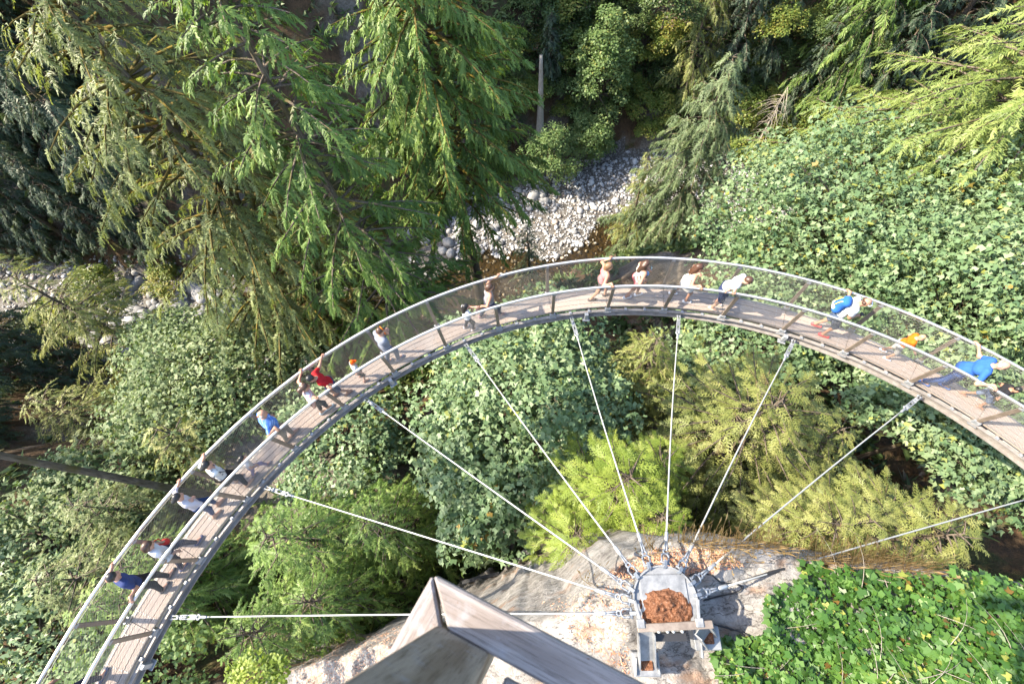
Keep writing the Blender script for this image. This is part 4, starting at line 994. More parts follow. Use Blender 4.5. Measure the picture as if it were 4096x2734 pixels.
# ------------------------------------------------------------------ dark forest on the far bank and beyond the left edge
TP = []
for k in range(4):
    TP.append(dict(seed=90 + k, R=3.2 + .4 * k, h=17 + 2 * k))
tmpl = []
FAR = []
r = np.random.default_rng(5)
tries = 0
while len(FAR) < 120 and tries < 6000:
    tries += 1
    x = r.uniform(-85, 75); d = np.interp(x, RX, RW) + 1.5 + 26 * r.random() ** 1.3; y = np.interp(x, RX, RY) + d
    if -2 < x < 27 and d < 22: continue
    if 27 <= x < 42 and d < 11: continue
    if -38 < x <= -2 and d < 40: continue
    if any((x - a) ** 2 + (y - b) ** 2 < 12 for a, b in FAR): continue
    FAR.append((x, y))
for x, y in [(-62, 18), (-55, 9), (-47, 22), (-50, 27), (-41, 14), (-57, 29), (-66, 27), (-40, 6), (-36, 10), (-70, 5), (-48, 0), (-60, -8), (-44, 16), (-80, 22), (-52, 24)]: FAR.append((x, y))
proto = []
for k, (x, y) in enumerate(FAR):
    q = k % 4; z = float(ground_z(x, y)) - .5
    lb = 'dark shaded conifer in the forest wall across the river' if y > 26 else 'dark conifer in the forest beyond the left edge'
    if k < 4:
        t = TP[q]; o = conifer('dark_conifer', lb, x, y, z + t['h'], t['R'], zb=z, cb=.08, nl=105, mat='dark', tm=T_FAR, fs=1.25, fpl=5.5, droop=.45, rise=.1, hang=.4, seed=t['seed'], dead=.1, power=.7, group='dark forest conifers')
        proto.append(o)
    else: copy_tree(proto[q], (x, y, z), r.uniform(0, 6.28), r.uniform(.75, 1.25), lb, 'dark forest conifers')

# undergrowth carpet on both banks
n = 19000; x = rng.uniform(-80, 75, n); x[:8000] = rng.uniform(-8, 50, 8000); lo = rng.random(n)
y = np.where(lo < .6, np.interp(x, RX, RY) + np.interp(x, RX, RW) + .6 + rng.random(n) * 26, np.interp(x, RX, RY) - np.interp(x, RX, RW) - .6 - rng.random(n) * 40)
k = (y > -1.5) & (vnoise(x * .3, y * .3, 4) > -.35); x, y, lo = x[k], y[k], lo[k]; n = len(x); z = ground_z(x, y)
T_CL = []
for s in range(3):
    rr = np.random.default_rng(s + 77); V = []
    for q in range(9):
        a = rr.uniform(0, 6.28); V += [v + np.array([0, 0, rr.uniform(0, .5)]) for v in blade([.15 * math.cos(a), .15 * math.sin(a), .1], [math.cos(a), math.sin(a), rr.uniform(-.3, .8)], rr.uniform(.4, .8), .13)]
    T_CL.append((np.array(V), np.arange(len(V)).reshape(-1, 3)))
X = np.stack([np.cos(lo * 60), np.sin(lo * 60), np.zeros(n)], -1); Zr = np.tile([0, 0, 1.0], (n, 1)) + rng.normal(0, .3, (n, 3)); Zr[:, 1] += np.where(river_d(x, y) > 0, -.7, .5)
tn = np.clip(.5 + .35 * vnoise(x * .25, y * .25, 9) + rng.normal(0, .22, n), 0, 1)
V, F, T = stamp(T_CL, np.stack([x, y, z], -1), X, Zr, rng.uniform(.45, 1.25, n), tn, rng)
tag(link('undergrowth', mesh_np('undergrowth', V, F, False, T), MAT['under']), 'low leafy undergrowth carpeting both river banks', 'undergrowth', kind='stuff')

# ------------------------------------------------------------------ ferns on the shaded bench
def frond_mesh(seed):
    """One arching fern frond with saw-toothed pinnae along a midrib."""
    r = np.random.default_rng(seed); n = 15; V = []; F = []
    s = np.linspace(.04, 1, n + 1); z = .75 * s - .85 * s * s
    for i in range(n + 1): V += [(s[i], -.006, z[i]), (s[i], .006, z[i])]
    for i in range(n):
        F += [(2 * i, 2 * i + 2, 2 * i + 3), (2 * i, 2 * i + 3, 2 * i + 1)]
        L = .17 * math.sin(min(1, s[i] * 1.6 + .2) * 1.6) * (1.25 - s[i]) * r.uniform(.85, 1.15)
        for sd, a, b in ((-1, 2 * i, 2 * i + 2), (1, 2 * i + 3, 2 * i + 1)): V.append((s[i] + .06, sd * L, z[i] - .02)); F.append((a, b, len(V) - 1))
    return mesh_np('frond', np.array(V), np.array(F), False, np.full(len(V), .25 + .2 * seed), [MAT['fern']])
FRM = [frond_mesh(s) for s in range(4)]
def fern(px, py, z0, fn, size, k, label, group):
    p = on_ground(px, py, z0, fn); root = tag(empty('sword_fern', tuple(p), k * 1.7), label, 'fern', group)
    for q in range(12):
        o = bpy.data.objects.new('frond', FRM[(q + k) % 4]); COL.objects.link(o); o.parent = root; o.rotation_euler = (random.uniform(-.2, .2), random.uniform(-.25, .1), q * 2.4 + random.uniform(-.25, .25)); sc = size * random.uniform(.8, 1.15); o.scale = (sc, sc, sc)
FS = [(1700, 2200), (1780, 2260), (1850, 2190), (1900, 2260), (1960, 2210), (1820, 2310), (1740, 2320), (1990, 2290), (2050, 2250), (2960, 2010), (3050, 2060), (3130, 1990), (3200, 2080), (3280, 2010), (3340, 2090), (3000, 2120), (3180, 1930), (3100, 2130), (3400, 1960), (3240, 2140), (2900, 1950), (1650, 2270), (1690, 2360), (1780, 2400), (3330, 1910), (3460, 2060)]
for k, (px, py) in enumerate(FS):
    fern(px, py, -15, None, 1.5 if k % 2 else 1.25, k, 'sword fern on the dark floor left of the anchor rock' if px < 2200 else 'sword fern on the dark floor right of the lime cedar', 'sword ferns on the shaded forest floor')
for k, (px, py) in enumerate([(1480, 2530), (1530, 2500), (1430, 2480), (1560, 2450)]):
    fern(px, py, -6, rock_z, .9, k, 'sword fern at the edge of the litter ledge left of the railing', 'sword ferns by the litter ledge')

# ------------------------------------------------------------------ ivy, dry grass and litter on the rock
def in_poly(px, py, poly):
    c = np.zeros(len(px), bool); j = len(poly) - 1
    for i in range(len(poly)):
        (xi, yi), (xj, yj) = poly[i], poly[j]
        c ^= ((yi > py) != (yj > py)) & (px < (xj - xi) * (py - yi) / (yj - yi + 1e-9) + xi); j = i
    return c
def rock_points(poly, n, lift=0.0):
    q = np.array(poly); px = rng.uniform(q[:, 0].min(), q[:, 0].max(), n * 3); py = rng.uniform(q[:, 1].min(), q[:, 1].max(), n * 3)
    k = in_poly(px, py, poly); px, py = px[k][:n], py[k][:n]; z = np.full(len(px), 3.0)
    d = FW + ((px - 2048) / FPX)[:, None] * RT - ((py - 1367) / FPX)[:, None] * UP
    for _ in range(12):
        P = np.array([0, 0, CAM_Z]) + d * ((z - CAM_Z) / d[:, 2])[:, None]; z = .5 * z + .5 * rock_z(P[:, 0], P[:, 1])
    P = np.array([0, 0, CAM_Z]) + d * ((z - CAM_Z) / d[:, 2])[:, None]; P[:, 2] += lift; return P
IVY = [(3205, 2246), (3192, 2310), (3120, 2350), (3058, 2373), (3033, 2437), (3080, 2500), (3008, 2545), (2855, 2552), (2842, 2653), (2874, 2734), (2830, 3000), (4700, 3000), (4700, 2200), (4096, 2258), (3874, 2235), (3670, 2303), (3396, 2284)]
P = rock_points(IVY, 15000); n = len(P)
hump = .2 + .3 * fbm(P[:, 0] * 1.7, P[:, 1] * 1.7, 2.0, 3); P[:, 2] += np.clip(hump, .02, 1) * rng.random(n) ** .5
ivy = tag(empty('ivy', (4.6, -1.8, 3.0)), 'bright green ivy spreading over the rock in the lower right', 'ivy'); io = np.array(ivy.location)
a = rng.uniform(0, 6.28, n); X = np.stack([np.cos(a), np.sin(a), np.full(n, -.2)], -1); Zr = np.array([0, 0, 1.0]) + rng.normal(0, .55, (n, 3)); sc = .04 + .1 * rng.random(n) ** 1.5
tn = np.clip(rng.normal(.5, .17, n) + .2 * vnoise(P[:, 0] * 2, P[:, 1] * 2, 1), .03, .97); tn[rng.random(n) < .015] = 0; tn[rng.random(n) < .02] = 1
V, F, T = stamp(T_IVY, P[250:] - io, X[250:], Zr[250:], sc[250:], tn[250:], rng)
tag(link('leaf_mass', mesh_np('leaf_mass', V, F, False, T), MAT['ivy'], ivy), kind='stuff')
lm = [mesh_np('leaf', T_IVY[0][0], T_IVY[0][1], False, np.full(len(T_IVY[0][0]), .35 + .13 * q), [MAT['ivy']]) for q in range(4)]
for q in range(250):
    o = bpy.data.objects.new('leaf', lm[q % 4]); COL.objects.link(o); o.parent = ivy; o.location = P[q] - io + [0, 0, .03]
    o.rotation_euler = (rng.normal(0, .3), rng.normal(0, .3), a[q]); o.scale = (.12, .12, .12)
n = 60; b = P[rng.integers(0, len(P), n)] - io; s = np.linspace(0, 1, 6)[None, :, None]; d = np.stack([np.cos(a[:n]), np.sin(a[:n]), np.zeros(n)], -1)[:, None]
V, F = limb_tubes(b[:, None] + d * s * .7 + np.array([0, 0, .12]) * np.sin(s * 3.1), np.full(n, .006)); link('vine_stems', mesh_np('vine_stems', V, F), MAT['palebark'], ivy)['kind'] = 'stuff'

G = []
for (px, py), w, m in [((2740, 2165), 25, 60), ((2850, 2180), 60, 90), ((3000, 2185), 50, 90), ((3080, 2180), 30, 80), ((3250, 2215), 60, 130), ((3350, 2235), 60, 170), ((3450, 2250), 60, 170), ((3560, 2265), 60, 120), ((3640, 2285), 50, 60), ((2600, 2200), 20, 30), ((2900, 2240), 60, 50), ((2360, 2340), 15, 25)]:
    u = rng.normal(0, 1, (m, 2)); G.append(np.stack([px + u[:, 0] * w, py + u[:, 1] * 14], -1))
G = np.concatenate(G); Vg = []
for px, py in G:
    p = at(px, py, 2.9)
    for _ in range(5): p = at(px, py, float(np.maximum(rock_z(np.array(p[0]), np.array(p[1])), 1.5)))
    L = rng.uniform(.25, .62); d = np.array([rng.normal(.1, .35), rng.normal(.25, .3), 1.0]); d /= np.linalg.norm(d); w = rng.uniform(.004, .008)
    s = np.array([1, .3, 0]) * w; tip = p + d * L + np.array([.12, .05, -.05]) * L
    Vg += [p - s, p + s, p + d * L * .6 + s * .8, p + d * L * .6 - s * .8]; Vg += [p + d * L * .6 - s * .8, p + d * L * .6 + s * .8, tip + s * .3, tip - s * .3]
    Vg += [tip - d * .10 - s * 1.8, tip - d * .03 + s * 2.2, tip + d * .05, tip - d * .02 - s * 2.2]
Vg = np.array(Vg); tag(link('dry_grass', mesh_np('dry_grass', Vg, np.arange(len(Vg)).reshape(-1, 4), False, np.repeat(rng.random(len(Vg) // 12), 12)), MAT['drygrass']), 'tall dry straw grass along the rock edge', 'grass', kind='stuff')
# fallen needles lying on the rock
T_ND = [(np.array(kite([-.5, 0, 0], [1, 0, 0], 1, .12)), np.arange(4)[None])]
Pn = np.concatenate([rock_points([(2420, 2300), (2620, 2190), (2880, 2190), (2980, 2260), (2800, 2300), (2560, 2330)], 1500), rock_points([(1150, 2780), (1240, 2600), (1620, 2500), (1560, 2640), (1300, 2790)], 2400), rock_points([(2150, 2400), (2500, 2330), (2520, 2700), (2300, 2560)], 500)])
n = len(Pn); a = rng.uniform(0, 6.28, n)
V, F, T = stamp(T_ND, Pn + [0, 0, .012], np.stack([np.cos(a), np.sin(a), np.zeros(n)], -1), np.array([0, 0, 1.0]) + rng.normal(0, .2, (n, 3)), rng.uniform(.03, .075, n), rng.random(n), rng)
MAT['needle'] = leaf_mat('fallen_needles', [(0, (.25, .1, .05)), (.6, (.45, .22, .12)), (1, (.55, .42, .3))], 0)
tag(link('fallen_needles', mesh_np('fallen_needles', V, F, False, T), MAT['needle']), 'rust orange fallen needles scattered on the rock', 'leaf litter', kind='stuff')

# ------------------------------------------------------------------ black tripod standing among the ferns
p = on_ground(1945, 2310, -15)
tp = tag(empty('tripod', tuple(p)), 'black tripod with a crossbar standing among the ferns behind the railing', 'tripod')
for q in range(3):
    a = q * 2.094 + .4; MB().tube([(.75 * math.cos(a), .75 * math.sin(a), 0), (0.04 * math.cos(a), .04 * math.sin(a), 1.1)], .035, 6).build('leg', MAT['galv'] if q == 0 else MAT['black'], tp, True)
MB().tube([(0, 0, .9), (0, 0, 2.3)], .045, 8).build('mast', MAT['black'], tp, True)
MB().bar((-.9, 0, 2.32), (.9, .15, 2.32), .16, .10).build('crossbar', MAT['black'], tp)

# ------------------------------------------------------------------ people on the walkway
def surface_nets(f, o, h):
    s = f < 0; nx, ny, nz = f.shape; C = (nx - 1, ny - 1, nz - 1); acc = np.zeros(C + (3,)); cnt = np.zeros(C)
    for ax in range(3):
        oth = [k for k in range(3) if k != ax]
        for a in (0, 1):
            for b in (0, 1):
                sl0 = [None] * 3; sl1 = [None] * 3
                sl0[ax] = slice(0, C[ax]); sl1[ax] = slice(1, C[ax] + 1)
                for k, v in zip(oth, (a, b)): sl0[k] = sl1[k] = slice(v, C[k] + v)
                f0, f1 = f[tuple(sl0)], f[tuple(sl1)]; m = (f0 < 0) != (f1 < 0)
                t = np.where(m, f0 / np.where(m, f0 - f1, 1), 0); cnt += m; acc[..., ax] += t
                for k, v in zip(oth, (a, b)): acc[..., k] += m * v
    act = cnt > 0; ijk = np.argwhere(act); V = o + h * (ijk + acc[act] / cnt[act][:, None]); idm = -np.ones(C, int); idm[act] = np.arange(len(ijk)); Fq = []
    for ax in range(3):
        u, v = (ax + 1) % 3, (ax + 2) % 3
        s0 = [slice(1, -1)] * 3; s1 = [slice(1, -1)] * 3; s0[ax] = slice(0, -1); s1[ax] = slice(1, None)
        a, b = s[tuple(s0)], s[tuple(s1)]; e = np.argwhere(a != b); fl = a[a != b]
        base = e.copy()
        for k in (u, v): base[:, k] += 1
        q = []
        for du, dv in ((-1, -1), (0, -1), (0, 0), (-1, 0)):
            c = base.copy(); c[:, u] += du; c[:, v] += dv; q.append(idm[c[:, 0], c[:, 1], c[:, 2]])
        q = np.stack(q, -1); q[~fl] = q[~fl][:, ::-1]; Fq.append(q)
    F = np.concatenate(Fq); return V, F[(F >= 0).all(1)]
def sdf_mesh(prims, h, k=55.0, sub=(), cut=None):
    A = np.array([p[0] for p in prims]); B = np.array([p[1] for p in prims]); R = np.array([[p[2], p[3]] for p in prims])
    lo = np.minimum((A - R[:, :1]).min(0), (B - R[:, 1:]).min(0)) - 3 * h; hi = np.maximum((A + R[:, :1]).max(0), (B + R[:, 1:]).max(0)) + 3 * h
    n = np.ceil((hi - lo) / h).astype(int) + 1; g = [(lo[i] + h * np.arange(n[i])).astype(np.float32) for i in range(3)]
    X, Y, Z = np.meshgrid(*g, indexing='ij'); acc = np.zeros(X.shape, np.float32)
    def d(a, b, ra, rb):
        ab = b - a; L2 = float(ab @ ab) + 1e-9; t = np.clip(((X - a[0]) * ab[0] + (Y - a[1]) * ab[1] + (Z - a[2]) * ab[2]) / L2, 0, 1)
        return np.sqrt((X - a[0] - t * ab[0]) ** 2 + (Y - a[1] - t * ab[1]) ** 2 + (Z - a[2] - t * ab[2]) ** 2) - (ra + (rb - ra) * t)
    for a, b, (ra, rb) in zip(A, B, R): acc += np.exp(np.clip(-k * d(a, b, ra, rb), -60, 40))
    f = -np.log(acc + 1e-26) / k
    for a, b, ra, rb in sub: f = np.maximum(f, -d(np.asarray(a, float), np.asarray(b, float), ra, rb))
    if cut is not None:
        p, nn = cut; f = np.maximum(f, (X - p[0]) * nn[0] + (Y - p[1]) * nn[1] + (Z - p[2]) * nn[2])
    return surface_nets(f, lo, h)
def ik(a, b, l1, l2, hint):
    d = b - a; L = np.linalg.norm(d); L2 = min(L, (l1 + l2) * .995); d = d / (L + 1e-9); b = a + d * L2
    x = (l1 * l1 - l2 * l2 + L2 * L2) / (2 * L2); hh = math.sqrt(max(l1 * l1 - x * x, 0)); p = hint - d * (hint @ d); p /= np.linalg.norm(p) + 1e-9
    return a + d * x + p * hh, b
def ang_of(p): return math.degrees(math.atan2(p[0] - CC[0], p[1] - CC[1]))
def rail_pt(side, px, py):
    p = at(px, py, RAIL_Z + .03); return pol(ang_of(p), RRO if side == 'O' else RRI, RAIL_Z + .045)

def fabric(name, kind, c1, c2=None, sc=1.0):
    m, nt, out = new_mat(name); v = texco(nt, 'Object'); c = c1
    if kind == 'plaid':
        sp = nt.nodes.new('ShaderNodeSeparateXYZ'); nt.links.new(v, sp.inputs[0]); fac = None; cc = None
        for ax in (0, 2):
            w = nt.nodes.new('ShaderNodeMath'); w.operation = 'MULTIPLY'; w.inputs[1].default_value = 70 * sc; nt.links.new(sp.outputs[ax], w.inputs[0])
            s_ = nt.nodes.new('ShaderNodeMath'); s_.operation = 'SINE'; nt.links.new(w.outputs[0], s_.inputs[0])
            c = mixc(nt, ramp(nt, s_.outputs[0], [(0.35, (0, 0, 0)), (0.6, (.7, .7, .7))]), c, c2 if ax == 0 else tuple(x * .55 for x in c1))
    elif kind == 'stripe':
        sp = nt.nodes.new('ShaderNodeSeparateXYZ'); nt.links.new(v, sp.inputs[0]); w = nt.nodes.new('ShaderNodeMath'); w.operation = 'MULTIPLY'; w.inputs[1].default_value = 95 * sc; nt.links.new(sp.outputs[2], w.inputs[0])
        s_ = nt.nodes.new('ShaderNodeMath'); s_.operation = 'SINE'; nt.links.new(w.outputs[0], s_.inputs[0]); c = mixc(nt, ramp(nt, s_.outputs[0], [(0.4, (0, 0, 0)), (0.55, (1, 1, 1))]), c1, c2)
    elif kind == 'floral':
        vo = nt.nodes.new('ShaderNodeTexVoronoi'); vo.inputs['Scale'].default_value = 16 * sc; nt.links.new(v, vo.inputs['Vector']); c = mixc(nt, ramp(nt, vo.outputs['Distance'], [(0.3, (1, 1, 1)), (0.38, (0, 0, 0))]), c1, c2)
    f = noise(nt, v, 14, 3)
    if hasattr(c, 'is_output'): c = mixc(nt, ramp(nt, f, [(.4, (0, 0, 0)), (.7, (.25, .25, .25))]), c, tuple(x * .6 for x in c1))
    else: c = ramp(nt, f, [(.3, tuple(x * .82 for x in c1)), (.7, c1)])
    b = principled(nt, out, c, .85, 0, .2); bump(nt, b, f, .35, .02); return m
SKIN = [plain('light_skin', (.36, .2, .145), .55, 0, .06, 8), plain('tan_skin', (.31, .165, .11), .55, 0, .06, 8), plain('warm_skin', (.25, .135, .09), .55, 0, .06, 8)]
HAIR = {'black': plain('black_hair', (.012, .011, .012), .4, 0, .3, 40), 'brown': plain('brown_hair', (.055, .028, .018), .42, 0, .35, 40), 'auburn': plain('auburn_hair', (.055, .024, .014), .45, 0, .35, 40), 'blonde': plain('blonde_hair', (.15, .085, .045), .5, 0, .3, 40), 'grey': plain('grey_stubble', (.3, .22, .19), .6, 0, .2, 40), 'fair': plain('fair_hair', (.3, .19, .11), .5, 0, .3, 40)}
EYE = plain('dark_eye', (.02, .015, .012), .2); LIP = plain('lips', (.36, .12, .1), .5)
FAB = {}
def fab(kind, c1, c2=None, sc=1.0):
    key = (kind, c1, c2, sc)
    if key not in FAB: FAB[key] = fabric(kind + '_cloth_%d' % len(FAB), kind, c1, c2, sc)
    return FAB[key]
NPERS = [0]
def person(label, feet, height, head='F', turn=0.0, lean=8, hands=(None, None), skin=0, hair='black', style='short', top=('plain', (.7, .7, .7), None, 1), sleeve=.55, bottom=('plain', (.02, .02, .025), None, 1), leg='long', shoe=(.05, .05, .06), dress=False, cap=None, rev=False, nod=12, girth=1.0, hips=1.0, cap_hair=None):
    """feet: two photograph pixels on the deck; turn: degrees off the walkway direction; hands: world points or None."""
    s = height / 1.75; fp = [at(px, py, 0.0) for px, py in feet]; mid = (fp[0] + fp[1]) / 2; a = ang_of(mid)
    for i in range(2):                              # keep the soles on the boards
        r = np.hypot(*(fp[i][:2] - CC)); r2 = min(max(r, RDI + .07), RDO - .07); fp[i] = pol(ang_of(fp[i]), r2, 0)
    sp_ = fp[1] - fp[0]; dd = np.linalg.norm(sp_); mx = .62 * s
    if dd > mx: c0 = (fp[0] + fp[1]) / 2; fp = [c0 - sp_ / dd * mx / 2, c0 + sp_ / dd * mx / 2]
    if dd < .14 * s: c0 = (fp[0] + fp[1]) / 2; q = rad(a) if dd < .03 else sp_ / dd; fp = [c0 - q * .09 * s, c0 + q * .09 * s]
    mid = (fp[0] + fp[1]) / 2
    t = tan(a) * (-1 if rev else 1); c, sn = math.cos(math.radians(turn)), math.sin(math.radians(turn)); f = np.array([t[0] * c - t[1] * sn, t[0] * sn + t[1] * c, 0]); Z = np.array([0, 0, 1.0]); left = np.array([-f[1], f[0], 0])
    if (fp[0] - fp[1]) @ left < 0: fp = fp[::-1]   # fp[0] is the left foot
    L1, L2 = .425 * s, .42 * s; dist = max(np.linalg.norm((q - mid)[:2]) for q in fp)
    pz = .075 * s + math.sqrt(max((L1 + L2) ** 2 * .985 - dist ** 2, .2)); ln = math.radians(lean)
    P = np.array([mid[0], mid[1], pz]) - f * math.sin(ln) * .12 * s; up = Z * math.cos(ln) + f * math.sin(ln); fu = f * math.cos(ln) - Z * math.sin(ln)
    hip = [P + left * .09 * s, P - left * .09 * s]; sh = [P + up * .49 * s + left * .17 * s * (.9 + .1 * girth), P + up * .49 * s - left * .17 * s * (.9 + .1 * girth)]
    nk = P + up * .545 * s; nd = math.radians(lean * .5 + nod); hu = Z * math.cos(nd) + f * math.sin(nd); hf = f * math.cos(nd) - Z * math.sin(nd); hc = nk + hu * .155 * s + hf * .02 * s
    kn, an = [], []
    for i in range(2):
        ank = fp[i] + Z * .085 * s - f * .05 * s; k_, e_ = ik(hip[i], ank, L1, L2, f + Z * .1); kn.append(k_); an.append(e_)
    el, wr, hd = [], [], []
    for i in range(2):
        sd = left if i == 0 else -left; tg = hands[i]
        tgt = sh[i] - Z * .50 * s + f * .10 * s + sd * .05 * s if tg is None else np.asarray(tg, float)
        v = tgt - sh[i]; wt = tgt - v / np.linalg.norm(v) * .07 * s
        e_, w_ = ik(sh[i], wt, .285 * s, .25 * s, -f * .5 - Z * .55 + sd * .55); el.append(e_); wr.append(w_); hd.append(w_ + (tgt - wt if np.linalg.norm(w_ - wt) < .02 else unit(w_ - e_) * .07 * s))
    g = girth
    torso = [(hip[0], hip[1], .105 * s * hips, .105 * s * hips), (P + up * .12 * s + left * .04 * s, P + up * .12 * s - left * .04 * s, .10 * s * g, .10 * s * g), (P + up * .2 * s + left * .03 * s + fu * .03 * s * (g - .9) * 4, P + up * .2 * s - left * .03 * s + fu * .03 * s * (g - .9) * 4, .095 * s * g, .095 * s * g), (P + up * .36 * s + left * .075 * s, P + up * .36 * s - left * .075 * s, .10 * s * g, .10 * s * g), (sh[0] - left * .03 * s, sh[1] + left * .03 * s, .062 * s, .062 * s)]
    body = list(torso) + [(nk - up * .04 * s, hc - hu * .06 * s, .052 * s, .046 * s), (hc + hu * .035 * s - hf * .012 * s, hc - hu * .02 * s, .082 * s, .078 * s), (hc - hu * .05 * s + hf * .035 * s, hc - hu * .075 * s + hf * .05 * s, .05 * s, .036 * s), (hc + hf * .085 * s, hc + hf * .10 * s - hu * .025 * s, .010 * s, .014 * s)]
    for q in (-1, 1): body.append((hc + left * q * .082 * s - hu * .0 * s, hc + left * q * .088 * s - hu * .03 * s, .016 * s, .012 * s))
    for i in range(2):
        body += [(sh[i], el[i], .050 * s, .039 * s), (el[i], wr[i], .040 * s, .026 * s), (wr[i], hd[i], .026 * s, .030 * s), (hip[i], kn[i], .078 * s * (hips * .5 + .5), .052 * s), (kn[i], an[i], .052 * s, .034 * s), (an[i], an[i] - Z * .035 * s + f * .13 * s, .036 * s, .03 * s)]
    root = tag(empty('person', (mid[0], mid[1], 0.0)), label, 'person', 'visitors on the walkway'); o = mid * [1, 1, 0]; NPERS[0] += 1
    hres = .023 * max(s, .8)
    V, F = sdf_mesh(body, hres, 60)
    # five fingers on each hand, bent round whatever they hold
    mb = MB()
    for i in range(2):
        d = unit(hd[i] - wr[i]); side = np.cross(d, Z); side = unit(side) if np.linalg.norm(side) > .1 else left; dn = np.cross(side, d); dn = dn if dn[2] < 0 else -dn; grip = hands[i] is not None
        for q, (off, L) in enumerate(((-.027, .062), (-.009, .074), (.009, .078), (.026, .07))):
            b = hd[i] + side * off * s + d * .012 * s; m1 = b + d * L * .5 * s + dn * .006 * s; e = m1 + (dn * .9 + d * .2 if grip else d * .8 + dn * .4) * L * .5 * s; mb.tube([b, m1, e], [.0095 * s, .009 * s, .007 * s], 5)
        b = hd[i] + side * .03 * s * (1 if i else -1) - d * .02 * s; e1 = b + side * .02 * s * (1 if i else -1) + d * .03 * s; mb.tube([b, e1, e1 + d * .02 * s + dn * .025 * s], [.011 * s, .01 * s, .008 * s], 5)
    Vf = np.concatenate(mb.v); Fq = [f_ for f_ in mb.f if len(f_) == 4]; Fn = np.array([f_ for f_ in mb.f if len(f_) == 5])
    me = mesh_np('body', np.concatenate([V, Vf]) - o, [F, np.array(Fq) + len(V), Fn + len(V)], True); link('body', me, SKIN[skin], root)
    def part(name, pr, mat, k=60, sub=(), cut=None, h=hres):
        V, F = sdf_mesh(pr, h, k, sub, cut); return link(name, mesh_np(name, V - o, F, True), mat, root)
    e = .013 * s
    top_pr = [(a_, b_, r0 + e, r1 + e) for a_, b_, r0, r1 in torso[(0 if not dress else 0):]]
    if sleeve > 0:
        for i in range(2):
            if sleeve <= 1: top_pr.append((sh[i], sh[i] + (el[i] - sh[i]) * sleeve, .062 * s, .056 * s))
            else: top_pr += [(sh[i], el[i], .060 * s, .050 * s), (el[i], el[i] + (wr[i] - el[i]) * (sleeve - 1), .050 * s, .042 * s)]
    if dress:
        for i in range(2): top_pr.append((hip[i], hip[i] * .45 + kn[i] * .55 , .115 * s, .12 * s))
        top_pr.append(((hip[0] + hip[1]) / 2, (kn[0] + kn[1]) * .3 + (hip[0] + hip[1]) * .2, .12 * s, .13 * s))
    cutp = None if (sleeve > 0) else (sh[0] + up * .015 * s, up)
    part('shirt' if not dress else 'dress', top_pr, fab(*top), 55, cut=cutp)
    if not dress:
        bt = [(hip[0], hip[1], .122 * s * hips, .122 * s * hips)]
        for i in range(2):
            if leg == 'long': bt += [(hip[i], kn[i], .094 * s, .068 * s), (kn[i], an[i] + (kn[i] - an[i]) * .08, .068 * s, .052 * s)]
            elif leg == 'crop': bt += [(hip[i], kn[i], .090 * s, .064 * s), (kn[i], an[i] + (kn[i] - an[i]) * .4, .064 * s, .054 * s)]
            elif leg == 'short': bt += [(hip[i], hip[i] + (kn[i] - hip[i]) * .95, .098 * s, .085 * s)]
            else: bt += [(hip[i], hip[i] + (kn[i] - hip[i]) * .3, .098 * s, .095 * s)]
        part('trousers' if leg in ('long', 'crop') else 'shorts', bt, fab(*bottom), 60, cut=(P + up * .10 * s, up))
    sm = plain('shoe_%d' % NPERS[0], shoe, .6)
    for i in range(2):
        b = an[i] * [1, 1, 0]; part('shoe', [(b - f * .045 * s + Z * .036 * s, b + f * .15 * s + Z * .032 * s, .040 * s, .038 * s), (b - f * .03 * s + Z * .06 * s, b + f * .04 * s + Z * .055 * s, .036 * s, .034 * s)], sm, 70, cut=(b + Z * .004, -Z), h=.014 * s)
    # hair
    hr = [(hc + hu * .045 * s - hf * .018 * s, hc + hu * .02 * s - hf * .03 * s, .088 * s, .086 * s)]; sub = [(hc + hf * .11 * s - hu * .01 * s, hc + hf * .12 * s - hu * .10 * s, .068 * s, .08 * s)]
    bk = hc - hf * .075 * s
    if style == 'long': hr += [(bk + hu * .03 * s, bk - hu * .12 * s, .07 * s, .075 * s), (bk - hu * .12 * s, nk - fu * .11 * s - up * .12 * s, .075 * s, .05 * s), (bk - hu * .05 * s + left * .05 * s, nk - fu * .09 * s + left * .07 * s - up * .06 * s, .05 * s, .035 * s), (bk - hu * .05 * s - left * .05 * s, nk - fu * .09 * s - left * .07 * s - up * .06 * s, .05 * s, .035 * s)]
    elif style == 'curly':
        rr_ = np.random.default_rng(NPERS[0])
        for q in range(16):
            d = unit(rr_.normal(0, 1, 3) - hf * .7); c0 = hc - hf * .03 * s - hu * .05 * s + d * .09 * s; hr.append((c0, c0 - Z * rr_.uniform(.03, .13) * s, .045 * s, .04 * s))
        hr.append((bk - hu * .05 * s, nk - fu * .10 * s - up * .10 * s, .08 * s, .06 * s))
    elif style == 'pony': hr += [(bk + hu * .04 * s, bk - hf * .07 * s - hu * .03 * s, .04 * s, .05 * s), (bk - hf * .07 * s - hu * .03 * s, bk - hf * .07 * s - hu * .22 * s, .06 * s, .03 * s)]
    elif style == 'bun': hr += [(bk - hf * .02 * s + hu * .0 * s, bk - hf * .05 * s - hu * .02 * s, .04 * s, .045 * s)]
    elif style == 'bob': hr += [(bk + hu * .02 * s, bk - hu * .09 * s, .07 * s, .065 * s)]
    if style != 'bald': part('hair', hr, HAIR[hair], 50 if style != 'curly' else 90, sub, h=.014 * s)
    else: part('hair', [(hc - hf * .04 * s + left * .055 * s, hc - hf * .05 * s - left * .055 * s, .05 * s, .05 * s)], HAIR[hair], 60, sub, h=.013 * s)
